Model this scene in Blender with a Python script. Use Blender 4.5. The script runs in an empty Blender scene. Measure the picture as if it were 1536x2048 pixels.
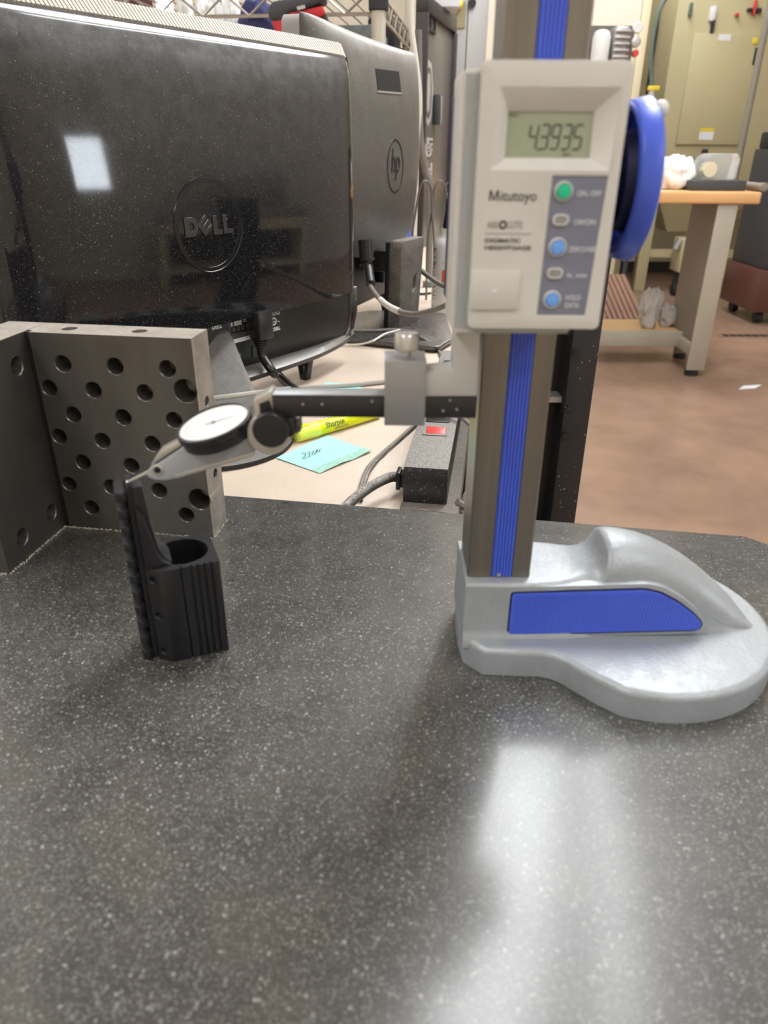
import bpy, bmesh, math, random
from mathutils import Vector, Matrix
from mathutils.geometry import delaunay_2d_cdt
random.seed(7)
PI = math.pi
scene = bpy.context.scene
col = scene.collection

# ---------------------------------------------------------------- camera
CAMZ, PITCH, ROLL, FPX = .265, math.atan(.5), math.radians(.4), 1440.0
cd = bpy.data.cameras.new('camera'); cam = bpy.data.objects.new('camera', cd); col.objects.link(cam)
cd.sensor_fit = 'HORIZONTAL'; cd.sensor_width = 36; cd.lens = 36*FPX/1536
cd.clip_start = .01; cd.clip_end = 60
cd.dof.use_dof = True; cd.dof.focus_distance = .72; cd.dof.aperture_fstop = 13
cam.matrix_world = Matrix.Translation((0, 0, CAMZ)) @ Matrix.Rotation(PI/2-PITCH, 4, 'X') @ Matrix.Rotation(ROLL, 4, 'Z')
scene.camera = cam

# ---------------------------------------------------------------- world, exposure
w = bpy.data.worlds.new('world'); scene.world = w; w.use_nodes = True
bg = w.node_tree.nodes['Background']; bg.inputs[0].default_value = (.9, .95, 1, 1); bg.inputs[1].default_value = 1.0
scene.view_settings.view_transform = 'Standard'; scene.view_settings.look = 'None'
scene.view_settings.exposure = 0.0; scene.view_settings.gamma = 1; scene.view_settings.use_curve_mapping = False
LAMP = 23.0          # strength of the ceiling light diffusers
DAY = 16.0           # strength of daylight behind the window blinds

# ---------------------------------------------------------------- helpers
def ray(px, py):
    u = (px-768)/FPX; v = -(py-1024)/FPX
    c, s = math.cos(ROLL), math.sin(ROLL); u, v = u*c-v*s, u*s+v*c
    c, s = math.cos(PITCH), math.sin(PITCH)
    return Vector((u, c+v*s, -s+v*c))
CAM = Vector((0, 0, CAMZ))
def PZ(px, py, z=0.0): r = ray(px, py); return CAM+r*((z-CAMZ)/r.z)      # photo point on a level plane
def PY(px, py, y): r = ray(px, py); return CAM+r*(y/r.y)                 # photo point on a frontal plane
def V(*a): return Vector(a)
def frame(o, x, y):
    x = Vector(x).normalized(); y = Vector(y); z = x.cross(y).normalized(); y = z.cross(x)
    m = Matrix((x, y, z)).transposed().to_4x4(); m.translation = Vector(o); return m
T = Matrix.Translation
def RX(a): return Matrix.Rotation(a, 4, 'X')
def RY(a): return Matrix.Rotation(a, 4, 'Y')
def RZ(a): return Matrix.Rotation(a, 4, 'Z')
DESKROT = math.atan2(-.1408, .990)
WM = {}
def tag(o, label=None, cat=None, group=None, kind=None):
    for k, v in (('label', label), ('category', cat), ('group', group), ('kind', kind)):
        if v: o[k] = v
    return o
def thing(name, label, cat, M=None, group=None, kind=None):
    o = bpy.data.objects.new(name, None); col.objects.link(o); o.empty_display_size = .02
    M = M if M is not None else Matrix(); o.matrix_world = M; WM[o.name] = M.copy()
    return tag(o, label, cat, group, kind)
def obj(name, bm, mat, parent=None, M=None, world=False, bevel=0, seg=2, sharp=38, smooth=True):
    """bmesh -> one mesh object; local to its parent unless world is set"""
    if M is not None: bm.transform(M)
    if bevel:
        bm.normal_update()
        ed = [e for e in bm.edges if len(e.link_faces) == 2 and e.calc_face_angle(0) > math.radians(35)]
        if ed: bmesh.ops.bevel(bm, geom=ed, offset=bevel, segments=seg, profile=.5, affect='EDGES', clamp_overlap=True)
    PM = WM[parent.name] if parent else Matrix()
    if world and parent: bm.transform(PM.inverted())
    me = bpy.data.meshes.new(name); bm.to_mesh(me); bm.free()
    if smooth:
        me.shade_smooth(); me.set_sharp_from_angle(angle=math.radians(sharp))
    mats = mat if isinstance(mat, (list, tuple)) else [mat]
    for m in mats: me.materials.append(m)
    o = bpy.data.objects.new(name, me); col.objects.link(o)
    if parent: o.parent = parent
    WM[o.name] = PM
    return o
def single(name, bm, mat, label, cat, base, group=None, kind=None, **k):
    """a thing that is one mesh (world coordinates), its origin at base"""
    base = Vector(base); bm2 = bm
    k.setdefault('bevel', 0)
    if k.pop('M', None): pass
    bm2.transform(T(-base))
    o = obj(name, bm2, mat, None, **k); o.location = base; WM[o.name] = T(base)
    return tag(o, label, cat, group, kind)
def B(): return bmesh.new()
def box(bm, c, s, M=None):
    r = bmesh.ops.create_cube(bm, size=1, matrix=(M or Matrix()) @ T(Vector(c)) @ Matrix.Diagonal((s[0], s[1], s[2], 1)))
    return r
def box2(bm, a, b, M=None):
    a, b = Vector(a), Vector(b); box(bm, (a+b)/2, b-a, M); return bm
def bx(a, b, M=None): return box2(B(), a, b, M)
def cyl(bm, p, q, r, r2=None, n=24, cap=True):
    p, q = Vector(p), Vector(q); d = q-p
    M = T((p+q)/2) @ d.to_track_quat('Z', 'Y').to_matrix().to_4x4()
    bmesh.ops.create_cone(bm, cap_ends=cap, segments=n, radius1=r, radius2=r if r2 is None else r2, depth=d.length, matrix=M)
    return bm
def ball(bm, c, r, n=16): bmesh.ops.create_uvsphere(bm, u_segments=n, v_segments=n//2, radius=r, matrix=T(Vector(c))); return bm
def lathe(bm, prof, n=48, M=None, rmod=None):
    """prof = [(z, r)], axis Z"""
    rings = []
    for z, r in prof:
        ring = []
        for i in range(n):
            a = 2*PI*i/n; rr = r*(rmod(i, z, r) if rmod else 1)
            v = V(rr*math.cos(a), rr*math.sin(a), z); ring.append(bm.verts.new(M @ v if M else v))
        rings.append(ring)
    for a, b in zip(rings, rings[1:]):
        for i in range(n): bm.faces.new((a[i], a[(i+1) % n], b[(i+1) % n], b[i]))
    for ring, flip in ((rings[0], True), (rings[-1], False)):
        try: bm.faces.new(ring[::-1] if flip else ring)
        except ValueError: pass
    return bm
def catmull(pts, n=8):
    pts = [Vector(p) for p in pts]
    if len(pts) < 3: return pts
    P = [pts[0]*2-pts[1]]+pts+[pts[-1]*2-pts[-2]]; out = []
    for i in range(1, len(P)-2):
        a, b, c, d = P[i-1:i+3]
        for k in range(n):
            t = k/n; out.append(.5*((2*b)+(c-a)*t+(2*a-5*b+4*c-d)*t*t+(3*b-a-3*c+d)*t**3))
    out.append(pts[-1]); return out
def tube(bm, pts, r, n=10, sm=8, closed=False):
    P = catmull(pts, sm) if sm else [Vector(p) for p in pts]
    rad = r if callable(r) else (lambda t: r)
    up = V(0, 0, 1); prev = None; rings = []
    for i, p in enumerate(P):
        t = (P[min(i+1, len(P)-1)]-P[max(i-1, 0)]).normalized()
        if prev is None:
            a = t.cross(up if abs(t.z) < .9 else V(1, 0, 0)).normalized()
        else:
            a = (prev-t*prev.dot(t)).normalized()
        prev = a; b = t.cross(a); rr = rad(i/(len(P)-1))
        rings.append([bm.verts.new(p+(a*math.cos(2*PI*k/n)+b*math.sin(2*PI*k/n))*rr) for k in range(n)])
    for x, y in zip(rings, rings[1:]):
        for k in range(n): bm.faces.new((x[k], x[(k+1) % n], y[(k+1) % n], y[k]))
    bm.faces.new(rings[0][::-1]); bm.faces.new(rings[-1]); return bm
def circle(cx, cy, r, n=28, a0=0): return [(cx+r*math.cos(a0+2*PI*i/n), cy+r*math.sin(a0+2*PI*i/n)) for i in range(n)]
def rrect(x0, y0, x1, y1, r, n=5):
    out = []
    for cx, cy, a in ((x1-r, y1-r, 0), (x0+r, y1-r, PI/2), (x0+r, y0+r, PI), (x1-r, y0+r, 3*PI/2)):
        out += [(cx+r*math.cos(a+PI/2*k/n), cy+r*math.sin(a+PI/2*k/n)) for k in range(n+1)]
    return out
def area2(p): return sum(p[i][0]*p[(i+1) % len(p)][1]-p[(i+1) % len(p)][0]*p[i][1] for i in range(len(p)))/2
def cdt(outline, holes=()):
    if area2(outline) < 0: outline = outline[::-1]
    loops = [outline]+[h if area2(h) < 0 else h[::-1] for h in holes]
    pts, edges = [], []
    for L in loops:
        s = len(pts); pts += [Vector(p) for p in L]; edges += [(s+i, s+(i+1) % len(L)) for i in range(len(L))]
    v, e, f, *_ = delaunay_2d_cdt(pts, edges, [], 1, 1e-7)
    import itertools
    def inside(p, poly):
        c = False; n = len(poly)
        for i in range(n):
            a, b = poly[i], poly[(i+1) % n]
            if (a[1] > p.y) != (b[1] > p.y) and p.x < (b[0]-a[0])*(p.y-a[1])/(b[1]-a[1])+a[0]: c = not c
        return c
    F = []
    for t in f:
        m = sum((v[i] for i in t), Vector((0, 0)))/len(t)
        if inside(m, outline) and not any(inside(m, h) for h in holes): F.append(t)
    return v, F, loops
def prism(bm, outline, z0, z1, holes=(), M=None, skip=()):
    """solid between z0 and z1 over an outline in local XY, with through holes; skip = outline edge numbers left open"""
    M = M or Matrix(); v, F, loops = cdt(list(outline), [list(h) for h in holes])
    lo = [bm.verts.new(M @ V(p.x, p.y, z0)) for p in v]; hi = [bm.verts.new(M @ V(p.x, p.y, z1)) for p in v]
    for t in F:
        bm.faces.new([hi[i] for i in t]); bm.faces.new([lo[i] for i in t][::-1])
    def find(p): return min(range(len(v)), key=lambda i: (v[i].x-p[0])**2+(v[i].y-p[1])**2)
    for n, L in enumerate(loops):
        ix = [find(p) for p in L]
        for i in range(len(ix)):
            if n == 0 and i in skip: continue
            a, b = ix[i], ix[(i+1) % len(ix)]
            if a != b: bm.faces.new((lo[a], lo[b], hi[b], hi[a]))
    bmesh.ops.recalc_face_normals(bm, faces=bm.faces[:])
    return bm
def holed_face(bm, M, outline, holes, cham=.0006):
    """flat face in local XY facing +Z with drilled blind holes (x, y, r, depth) running to -Z"""
    v, F, loops = cdt(outline, [circle(x, y, r+cham, 26) for x, y, r, d in holes])
    vs = [bm.verts.new(M @ V(p.x, p.y, 0)) for p in v]
    for t in F: bm.faces.new([vs[i] for i in t])
    def find(p): return min(range(len(v)), key=lambda i: (v[i].x-p[0])**2+(v[i].y-p[1])**2)
    for L, (x, y, r, d) in zip(loops[1:], holes):
        A = [vs[find(p)] for p in L]
        for rr, zz in ((r, -cham), (r, -d), (r*.55, -d-.001), (r*.1, -d-.004)):
            Bv = []
            for p in L:
                q = Vector(p)-Vector((x, y)); q.normalize(); Bv.append(bm.verts.new(M @ V(x+q.x*rr, y+q.y*rr, zz)))
            for i in range(len(A)): 
                j = (i+1) % len(A); bm.faces.new((A[i], A[j], Bv[j], Bv[i]))
            A = Bv
        bm.faces.new(A)
    return bm
def quad(bm, *p): bm.faces.new([bm.verts.new(Vector(q)) for q in p]); return bm
_tmp = None
def text_bm(body, size, M, extrude=.00012, align='LEFT', xs=1.0, shear=0, bold=0, space=1.0, fit=None):
    """flat raised lettering; M maps text XY (baseline at 0) to local space; fit = total width"""
    cu = bpy.data.curves.new('t', 'FONT'); cu.body = body; cu.size = size; cu.extrude = extrude; cu.align_x = align
    cu.shear = shear; cu.offset = bold; cu.space_character = space; cu.resolution_u = 3
    o = bpy.data.objects.new('t', cu); col.objects.link(o)
    dg = bpy.context.evaluated_depsgraph_get(); me = bpy.data.meshes.new_from_object(o.evaluated_get(dg))
    bpy.data.objects.remove(o); bpy.data.curves.remove(cu)
    bm = B(); bm.from_mesh(me); bpy.data.meshes.remove(me)
    if fit:
        x0 = min(v.co.x for v in bm.verts); x1 = max(v.co.x for v in bm.verts); xs = fit/(x1-x0)
        bm.transform(Matrix.Diagonal((xs, 1, 1, 1)) @ T((-x0, 0, 0)))
    elif xs != 1: bm.transform(Matrix.Diagonal((xs, 1, 1, 1)))
    bm.transform(M); return bm
def join(bms):
    out = B()
    for b in bms:
        me = bpy.data.meshes.new('j'); b.to_mesh(me); b.free(); out.from_mesh(me); bpy.data.meshes.remove(me)
    return out
def dup(o, M=None, label=None):
    c = o.copy(); col.objects.link(c)
    if M is not None: c.matrix_world = M
    if label: c['label'] = label
    for ch in list(o.children):
        k = ch.copy(); col.objects.link(k); k.parent = c
        for g in ch.children: h = g.copy(); col.objects.link(h); h.parent = k
    return c

# ---------------------------------------------------------------- materials
def srgb(r, g, b):
    f = lambda c: (c/255/12.92) if c/255 <= .04045 else ((c/255+.055)/1.055)**2.4
    return (f(r), f(g), f(b), 1)
def mat(name, c, rough=.5, metal=0, spec=.5, var=0, vscale=40, bump=0, bscale=400, emit=None, es=0, alpha=None, trans=0, coat=0, coatr=.08, dust=None, speck=None, aniso=None, ior=None):
    """var: tone variation; dust=(colour, amount, scale, up): settled dust; speck=(colour, scale, share): fine pale grains"""
    m = bpy.data.materials.new(name); m.use_nodes = True; nt = m.node_tree; N = nt.nodes; L = nt.links
    p = N['Principled BSDF']; p.inputs['Base Color'].default_value = c; p.inputs['Roughness'].default_value = rough
    p.inputs['Metallic'].default_value = metal; p.inputs['Specular IOR Level'].default_value = spec
    p.inputs['Coat Weight'].default_value = coat; p.inputs['Coat Roughness'].default_value = coatr
    p.inputs['Transmission Weight'].default_value = trans
    if ior: p.inputs['IOR'].default_value = ior
    if alpha is not None: p.inputs['Alpha'].default_value = alpha
    if emit: p.inputs['Emission Color'].default_value = emit; p.inputs['Emission Strength'].default_value = es
    tc = N.new('ShaderNodeTexCoord'); co = tc.outputs['Object']
    if aniso:
        mp = N.new('ShaderNodeMapping'); mp.inputs['Scale'].default_value = aniso; L.new(co, mp.inputs[0]); co = mp.outputs[0]
    cur = None
    def rgb(v): 
        n = N.new('ShaderNodeRGB'); n.outputs[0].default_value = v; return n.outputs[0]
    def mix(f, a, b):
        n = N.new('ShaderNodeMix'); n.data_type = 'RGBA'; L.new(f, n.inputs[0]); L.new(a, n.inputs[6]); L.new(b, n.inputs[7]); return n.outputs[2]
    def math_(op, a, b=None):
        n = N.new('ShaderNodeMath'); n.operation = op; n.use_clamp = True
        for i, x in enumerate((a, b)):
            if x is None: continue
            if isinstance(x, (int, float)): n.inputs[i].default_value = x
            else: L.new(x, n.inputs[i])
        return n.outputs[0]
    def noise(s, d=4, r=.6):
        n = N.new('ShaderNodeTexNoise'); n.inputs['Scale'].default_value = s; n.inputs['Detail'].default_value = d; n.inputs['Roughness'].default_value = r
        L.new(co, n.inputs['Vector']); return n.outputs['Fac']
    def ramp(f, a, b):
        n = N.new('ShaderNodeMapRange'); n.inputs[1].default_value = a; n.inputs[2].default_value = b; L.new(f, n.inputs[0]); return n.outputs[0]
    cur = rgb(c)
    if var:
        lo = tuple(x*(1-var) for x in c[:3])+(1,); hi = tuple(min(1, x*(1+var)) for x in c[:3])+(1,)
        cur = mix(ramp(noise(vscale), .3, .7), rgb(lo), rgb(hi))
    rf = None
    if dust:
        dc, amt, ds, up = dust[:4]; upk = dust[4] if len(dust) > 4 else 1; soft = dust[5] if len(dust) > 5 else 0
        f = ramp(noise(ds, 6, .7), .35, .7)
        g = ramp(noise(ds*9, 3, .7), .4, .62)
        f = math_('ADD', math_('MULTIPLY', f, .6), math_('MULTIPLY', g, .5))
        if soft: f = math_('ADD', math_('MULTIPLY', f, 1-soft), soft*.6)
        f = math_('MULTIPLY', f, amt)
        if up:
            ge = N.new('ShaderNodeNewGeometry'); sx = N.new('ShaderNodeSeparateXYZ'); L.new(ge.outputs['Normal'], sx.inputs[0])
            f = math_('MULTIPLY', f, math_('ADD', math_('POWER', math_('MULTIPLY', math_('MAXIMUM', sx.outputs[2], 0), upk), 1.5 if upk == 1 else 1.1), 1-up))
        cur = mix(f, cur, rgb(dc)); rf = math_('ADD', math_('MULTIPLY', f, .22 if soft else .7), rough)
    if speck:
        for sc, ss, sh in (speck if isinstance(speck, list) else [speck]):
            vo = N.new('ShaderNodeTexVoronoi'); vo.inputs['Scale'].default_value = ss; vo.inputs['Randomness'].default_value = 1
            ns = N.new('ShaderNodeTexNoise'); ns.inputs['Scale'].default_value = ss*1.3; L.new(co, ns.inputs['Vector'])
            ad = N.new('ShaderNodeMix'); ad.data_type = 'VECTOR'; ad.inputs[0].default_value = .6/ss*2
            va = N.new('ShaderNodeVectorMath'); va.operation = 'SCALE'; va.inputs['Scale'].default_value = 1.7/ss; L.new(ns.outputs['Color'], va.inputs[0])
            vb = N.new('ShaderNodeVectorMath'); vb.operation = 'ADD'; L.new(co, vb.inputs[0]); L.new(va.outputs[0], vb.inputs[1])
            L.new(vb.outputs[0], vo.inputs['Vector'])
            sp = N.new('ShaderNodeSeparateColor'); L.new(vo.outputs['Color'], sp.inputs[0])
            f = math_('MULTIPLY', math_('LESS_THAN', sp.outputs[0], sh), ramp(vo.outputs['Distance'], .55, .2))
            f = math_('MULTIPLY', f, math_('ADD', math_('MULTIPLY', sp.outputs[1], .8), .25))
            cur = mix(f, cur, rgb(sc))
            if rf is not None or coat or rough < .25:
                rf = math_('ADD', rf if rf is not None else rough, math_('MULTIPLY', f, .5))
    L.new(cur, p.inputs['Base Color'])
    if rf is not None: L.new(rf, p.inputs['Roughness'])
    if bump:
        bn = N.new('ShaderNodeBump'); bn.inputs['Strength'].default_value = bump; bn.inputs['Distance'].default_value = .4/bscale
        L.new(noise(bscale, 3, .6), bn.inputs['Height']); L.new(bn.outputs[0], p.inputs['Normal'])
    return m
DUSTC = srgb(176, 168, 158)
MT = dict(
    granite=mat('speckled_granite', (.042, .041, .035, 1), .40, spec=.6, var=.45, vscale=35, coat=.6, coatr=.185,
                speck=[((.17, .168, .157, 1), 1700, .60), ((.31, .306, .29, 1), 1050, .34), ((.46, .455, .435, 1), 720, .09)]),
    granite_side=mat('granite_sawn_side', (.05, .05, .05, 1), .6, var=.3, vscale=300),
    grit=mat('pale_grit', srgb(190, 184, 170), .9),
    steel=mat('ground_steel', srgb(112, 109, 104), .36, metal=.8, var=.22, vscale=22, bump=.03, bscale=600, aniso=(1, 1, .35)),
    steel_edge=mat('dusty_ground_steel', srgb(165, 158, 148), .5, metal=.5, var=.25, vscale=60, dust=(DUSTC, .8, 40, .9), speck=((.6, .58, .55, 1), 900, .1)),
    blackmount=mat('black_moulded_plastic', (.011, .011, .013, 1), .5, spec=.4, var=.2, vscale=120, bump=.04, bscale=1500),
    hammer=mat('silver_hammertone_paint', srgb(160, 166, 172), .36, metal=.3, var=.06, vscale=90, bump=.4, bscale=480, dust=(srgb(166, 160, 146), .28, 16, .75)),
    column=mat('brushed_column_steel', srgb(130, 124, 116), .34, metal=.8, var=.12, vscale=30, aniso=(8, 8, .15)),
    bright=mat('bright_steel', srgb(215, 213, 208), .22, metal=1),
    knurl=mat('satin_chrome', srgb(205, 205, 204), .3, metal=.9),
    blue=mat('blue_plastic', srgb(74, 100, 214), .35, spec=.5, var=.05),
    bluedark=mat('deep_blue_plastic', srgb(30, 40, 150), .45),
    navy=mat('dark_navy_plastic', srgb(22, 26, 72), .5),
    case=mat('light_grey_plastic', srgb(208, 205, 198), .42, var=.03, vscale=80, bump=.04, bscale=2500),
    caserib=mat('cool_grey_plastic', srgb(190, 194, 194), .45),
    panel=mat('slate_grey_panel', srgb(128, 131, 146), .5),
    lcd=mat('lcd_glass', srgb(158, 166, 142), .25, var=.03),
    lcdink=mat('lcd_ink', srgb(72, 76, 66), .4),
    ink=mat('black_print', srgb(52, 50, 50), .5),
    inkgrey=mat('grey_print', srgb(140, 136, 132), .5),
    white=mat('white_print', srgb(226, 228, 232), .5),
    green=mat('green_button', srgb(30, 196, 150), .35),
    sky=mat('sky_blue_button', srgb(110, 165, 240), .35),
    greybtn=mat('grey_button', srgb(150, 150, 148), .4),
    blackmetal=mat('black_satin_bar', (.016, .016, .018, 1), .3, spec=.6, var=.25, vscale=200),
    clamp=mat('grey_satin_steel', srgb(158, 159, 160), .38, metal=.6, var=.04, vscale=120, bump=.03, bscale=1500),
    jaw=mat('pale_grey_jaw_paint', srgb(190, 188, 184), .4, metal=.2),
    indicator=mat('grey_indicator_enamel', srgb(164, 167, 171), .35, metal=.05),
    lightmetal=mat('pale_satin_metal', srgb(198, 194, 186), .35, metal=.7),
    bezel=mat('black_bezel', (.014, .014, .015, 1), .35),
    dial=mat('white_dial', srgb(218, 217, 214), .4),
    glossblack=mat('dusty_gloss_black', (.006, .006, .008, 1), .06, spec=.55, dust=(srgb(170, 171, 172), .62, 6, .96, 3.2, .6),
                   speck=[((.20, .195, .185, 1), 1700, .09), ((.45, .44, .42, 1), 1050, .014)]),  # real dust, its amount raised to paint the pale reflection up top too
    satinblack=mat('satin_black_plastic', (.012, .012, .013, 1), .4),
    silver=mat('silver_trim_plastic', srgb(150, 148, 146), .3, metal=.5, dust=(DUSTC, .4, 40, .5)),
    grille=mat('dusty_grille_plastic', srgb(196, 190, 180), .6, var=.1, vscale=300),
    logo=mat('raised_grey_badge', srgb(62, 61, 63), .3, metal=.3),
    ring=mat('badge_ring', srgb(24, 24, 26), .22),
    texgrey=mat('textured_grey_plastic', srgb(104, 104, 102), .6, bump=.7, bscale=700, var=.12, vscale=500, dust=(DUSTC, .35, 60, .6)),
    hp=mat('dusty_grey_monitor_plastic', (.055, .053, .051, 1), .33, dust=(srgb(190, 186, 179), .85, 2.2, .86, 3.0, .6), speck=((.5, .48, .46, 1), 420, .05)),
    hprim=mat('grey_monitor_rim', srgb(150, 148, 145), .45, dust=(DUSTC, .5, 40, .5)),
    standgrey=mat('dusty_dark_stand', srgb(70, 68, 66), .55, bump=.3, bscale=900, dust=(DUSTC, .7, 60, .55)),
    polished=mat('polished_dark_grey', srgb(92, 90, 88), .22, metal=.6, dust=(DUSTC, .3, 20, .6)),
    desk=mat('beige_laminate', srgb(208, 191, 173), .5, var=.05, vscale=14, speck=((.40, .34, .28, 1), 420, .025)),
    deskedge=mat('dusty_grey_edge', srgb(112, 106, 98), .7, var=.2, vscale=200),
    stripblack=mat('dusty_black_metal', (.014, .014, .015, 1), .35, dust=(srgb(168, 164, 158), 1.35, 520, .98), speck=((.5, .49, .47, 1), 900, .06)),
    red=mat('red_rocker', srgb(205, 70, 66), .35, var=.1, vscale=200),
    cable=mat('dusty_black_cable', (.02, .02, .02, 1), .5, dust=(srgb(176, 170, 162), 1.4, 50, .9)),
    blackcable=mat('black_cable', (.012, .012, .012, 1), .35),
    greycable=mat('grey_cable', srgb(112, 106, 98), .5, dust=(DUSTC, .5, 60, .6)),
    midcable=mat('pale_grey_cable', srgb(168, 162, 154), .5, dust=(DUSTC, .4, 60, .6)),
    whitecable=mat('white_cable', srgb(222, 216, 206), .45),
    yellow=mat('fluorescent_yellow_plastic', srgb(232, 240, 12), .35),
    paleyellow=mat('pale_yellow_cap', srgb(240, 245, 95), .35),
    teal=mat('pale_teal_paper', srgb(170, 236, 225), .8),
    tealstrip=mat('grimy_glue_strip', srgb(160, 204, 190), .85, var=.2, vscale=400),
    pencil=mat('pencil_mark', srgb(84, 92, 96), .8),
    bottle=mat('white_bottle_plastic', srgb(236, 236, 234), .35),
    bottleneck=mat('cream_bottle_neck', srgb(218, 216, 200), .4),
    orange=mat('orange_red_print', srgb(232, 110, 72), .5),
    brownred=mat('brown_red_print', srgb(150, 72, 66), .5),
    clear=mat('clear_plastic_film', (.9, .92, .92, 1), .12, trans=.75, spec=.6, bump=.3, bscale=60, ior=1.2),
    bag=mat('white_plastic_bag', srgb(240, 240, 238), .45, bump=.4, bscale=40),
    greybag=mat('translucent_grey_bag', srgb(200, 196, 190), .35, trans=.25, ior=1.1, bump=.4, bscale=40),
    chrome=mat('chromed_wire', srgb(176, 170, 160), .3, metal=.8),
    post=mat('cream_rack_post', srgb(208, 202, 188), .35, metal=.3),
    toolred=mat('red_tool_body', srgb(198, 44, 52), .4),
    toolblack=mat('grey_black_rubber', srgb(62, 62, 66), .55),
    navycloth=mat('navy_cloth', srgb(58, 60, 104), .85, var=.3, vscale=60),
    blackcloth=mat('black_fabric', srgb(24, 24, 30), .8),
    cardboard=mat('tan_cardboard', srgb(176, 158, 128), .8, var=.06),
    greybox=mat('grey_green_bin', srgb(100, 106, 102), .6),
    graypanel=mat('brown_grey_panel', srgb(108, 103, 99), .35, metal=.3, var=.1, vscale=4),
    darkpanel=mat('dark_trim', srgb(52, 48, 48), .45),
    blacksteel=mat('black_powder_steel', srgb(34, 33, 34), .5, var=.15, vscale=40, speck=((.4, .4, .4, 1), 400, .02)),
    bracket=mat('grey_bracket_steel', srgb(168, 166, 164), .4, metal=.5),
    sticker=mat('silver_sticker', srgb(186, 182, 178), .4, metal=.3),
    cabinet=mat('khaki_beige_enamel', srgb(190, 180, 142), .45, var=.04, vscale=3),
    cabinetdark=mat('khaki_seam', srgb(140, 130, 98), .5),
    machine=mat('cream_enamel', srgb(224, 212, 178), .45, var=.03, vscale=3),
    rubber=mat('black_rubber', srgb(40, 40, 42), .6),
    hose=mat('green_grey_hose', srgb(92, 110, 100), .45),
    bench=mat('maple_bench_top', srgb(222, 172, 116), .4, var=.08, vscale=8, aniso=(.3, 3, 3)),
    benchleg=mat('grey_beige_steel', srgb(168, 160, 144), .45, var=.05, vscale=8),
    benchdark=mat('grey_brown_steel', srgb(134, 126, 114), .5),
    shelfboard=mat('tan_shelf_board', srgb(208, 172, 122), .6),
    darkgrey=mat('charcoal_plastic', srgb(62, 63, 68), .5),
    tapeyellow=mat('yellow_mark', srgb(226, 204, 60), .5),
    brown=mat('red_brown_board', srgb(140, 106, 88), .7, var=.12, vscale=10),
    floor=mat('red_brown_sealed_concrete', srgb(150, 122, 103), .24, spec=.5, var=.28, vscale=1.6, bump=.02, bscale=30),
    wall=mat('cream_wall_paint', srgb(226, 218, 200), .7),
    ceiling=mat('white_ceiling', srgb(232, 230, 224), .8),
    doorred=mat('brown_red_door', srgb(92, 56, 50), .4),
    lamp=mat('lit_diffuser', (1, 1, 1, 1), .5, emit=(.95, .975, 1.0, 1), es=LAMP),
    day=mat('daylit_pane', (1, 1, 1, 1), .5, emit=(.86, .93, 1, 1), es=DAY),
    blind=mat('blind_slat', srgb(200, 205, 214), .5),
    hole=mat('dark_recess', (.006, .006, .006, 1), .7),
)
M = MT

# ================================================================ room
FZ, CZ = -.775, 2.45
XL, XR, YB, YF = -4.2, 4.6, 7.4, -3.2
def struct(name, bm, m, **k): return tag(obj(name, bm, m, **k), kind='structure')
struct('floor', bx((XL-.1, YF-.1, FZ-.1), (XR+.1, YB+.1, FZ)), M['floor'])
struct('ceiling', bx((XL-.1, YF-.1, CZ), (XR+.1, YB+.1, CZ+.1)), M['ceiling'])
struct('wall_left', bx((XL-.1, YF-.1, FZ), (XL, YB+.1, CZ)), M['wall'])
struct('wall_front', bx((XL, YF-.1, FZ), (XR, YF, CZ)), M['wall'])
# right wall with a window whose daylight mirrors in the glossy monitor
WY0, WY1, WZ0, WZ1 = -.30, .42, .22, .85
def wall_with_hole(name, axis_pts, hole, x0, x1):
    bm = B(); prism(bm, axis_pts, x0, x1, [hole], M=Matrix(((0, 0, 1, 0), (1, 0, 0, 0), (0, 1, 0, 0), (0, 0, 0, 1)))); return bm
struct('wall_right', wall_with_hole('', [(YF, FZ), (YB, FZ), (YB, CZ), (YF, CZ)], [(WY0, WZ0), (WY1, WZ0), (WY1, WZ1), (WY0, WZ1)], XR, XR+.1), M['wall'])
win = tag(obj('window_1', bx((XR+.07, WY0, WZ0), (XR+.08, WY1, WZ1)), M['day']), kind='structure')
fr = B()
for a, b in (((WY0-.05, WZ0-.05), (WY1+.05, WZ0)), ((WY0-.05, WZ1), (WY1+.05, WZ1+.05)), ((WY0-.05, WZ0), (WY0, WZ1)), ((WY1, WZ0), (WY1+.05, WZ1))):
    box2(fr, (XR-.03, a[0], a[1]), (XR-.001, b[0], b[1]))
obj('window_frame', fr, M['white'], win)
for k in range(7):
    z = WZ0+.05+k*.09
    obj('blind_slat', bx((XR+.02, WY0+.01, z-.016), (XR+.05, WY1-.01, z-.008)), M['blind'], win)
# back wall with a bright doorway window and a red-brown door on the left
DW = PY(315, 0, YB).x, PY(347, 0, YB).x
struct('wall_back', bx((XL, YB, FZ), (XR, YB+.1, CZ)), M['wall'])
w2 = tag(obj('window_2', bx((DW[0], YB-.03, .2), (DW[1], YB-.02, 1.6)), M['day']), kind='structure')
obj('window_frame', join([bx((DW[0]-.03, YB-.045, .15), (DW[0], YB-.005, 1.65)), bx((DW[1], YB-.045, .15), (DW[1]+.05, YB-.005, 1.65)), bx((DW[0], YB-.045, .15), (DW[1], YB-.005, .2))]), M['machine'], w2)
d0, d1 = PY(274, 10, YB).x, PY(312, 10, YB).x
dr = tag(obj('door_1', bx((d0-.75, YB-.05, FZ), (d1-.2, YB-.005, 1.35)), M['wall']), kind='structure')
obj('door_frame', bx((d1-.2, YB-.09, FZ), (d1, YB-.005, 1.45)), M['doorred'], dr)
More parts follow.
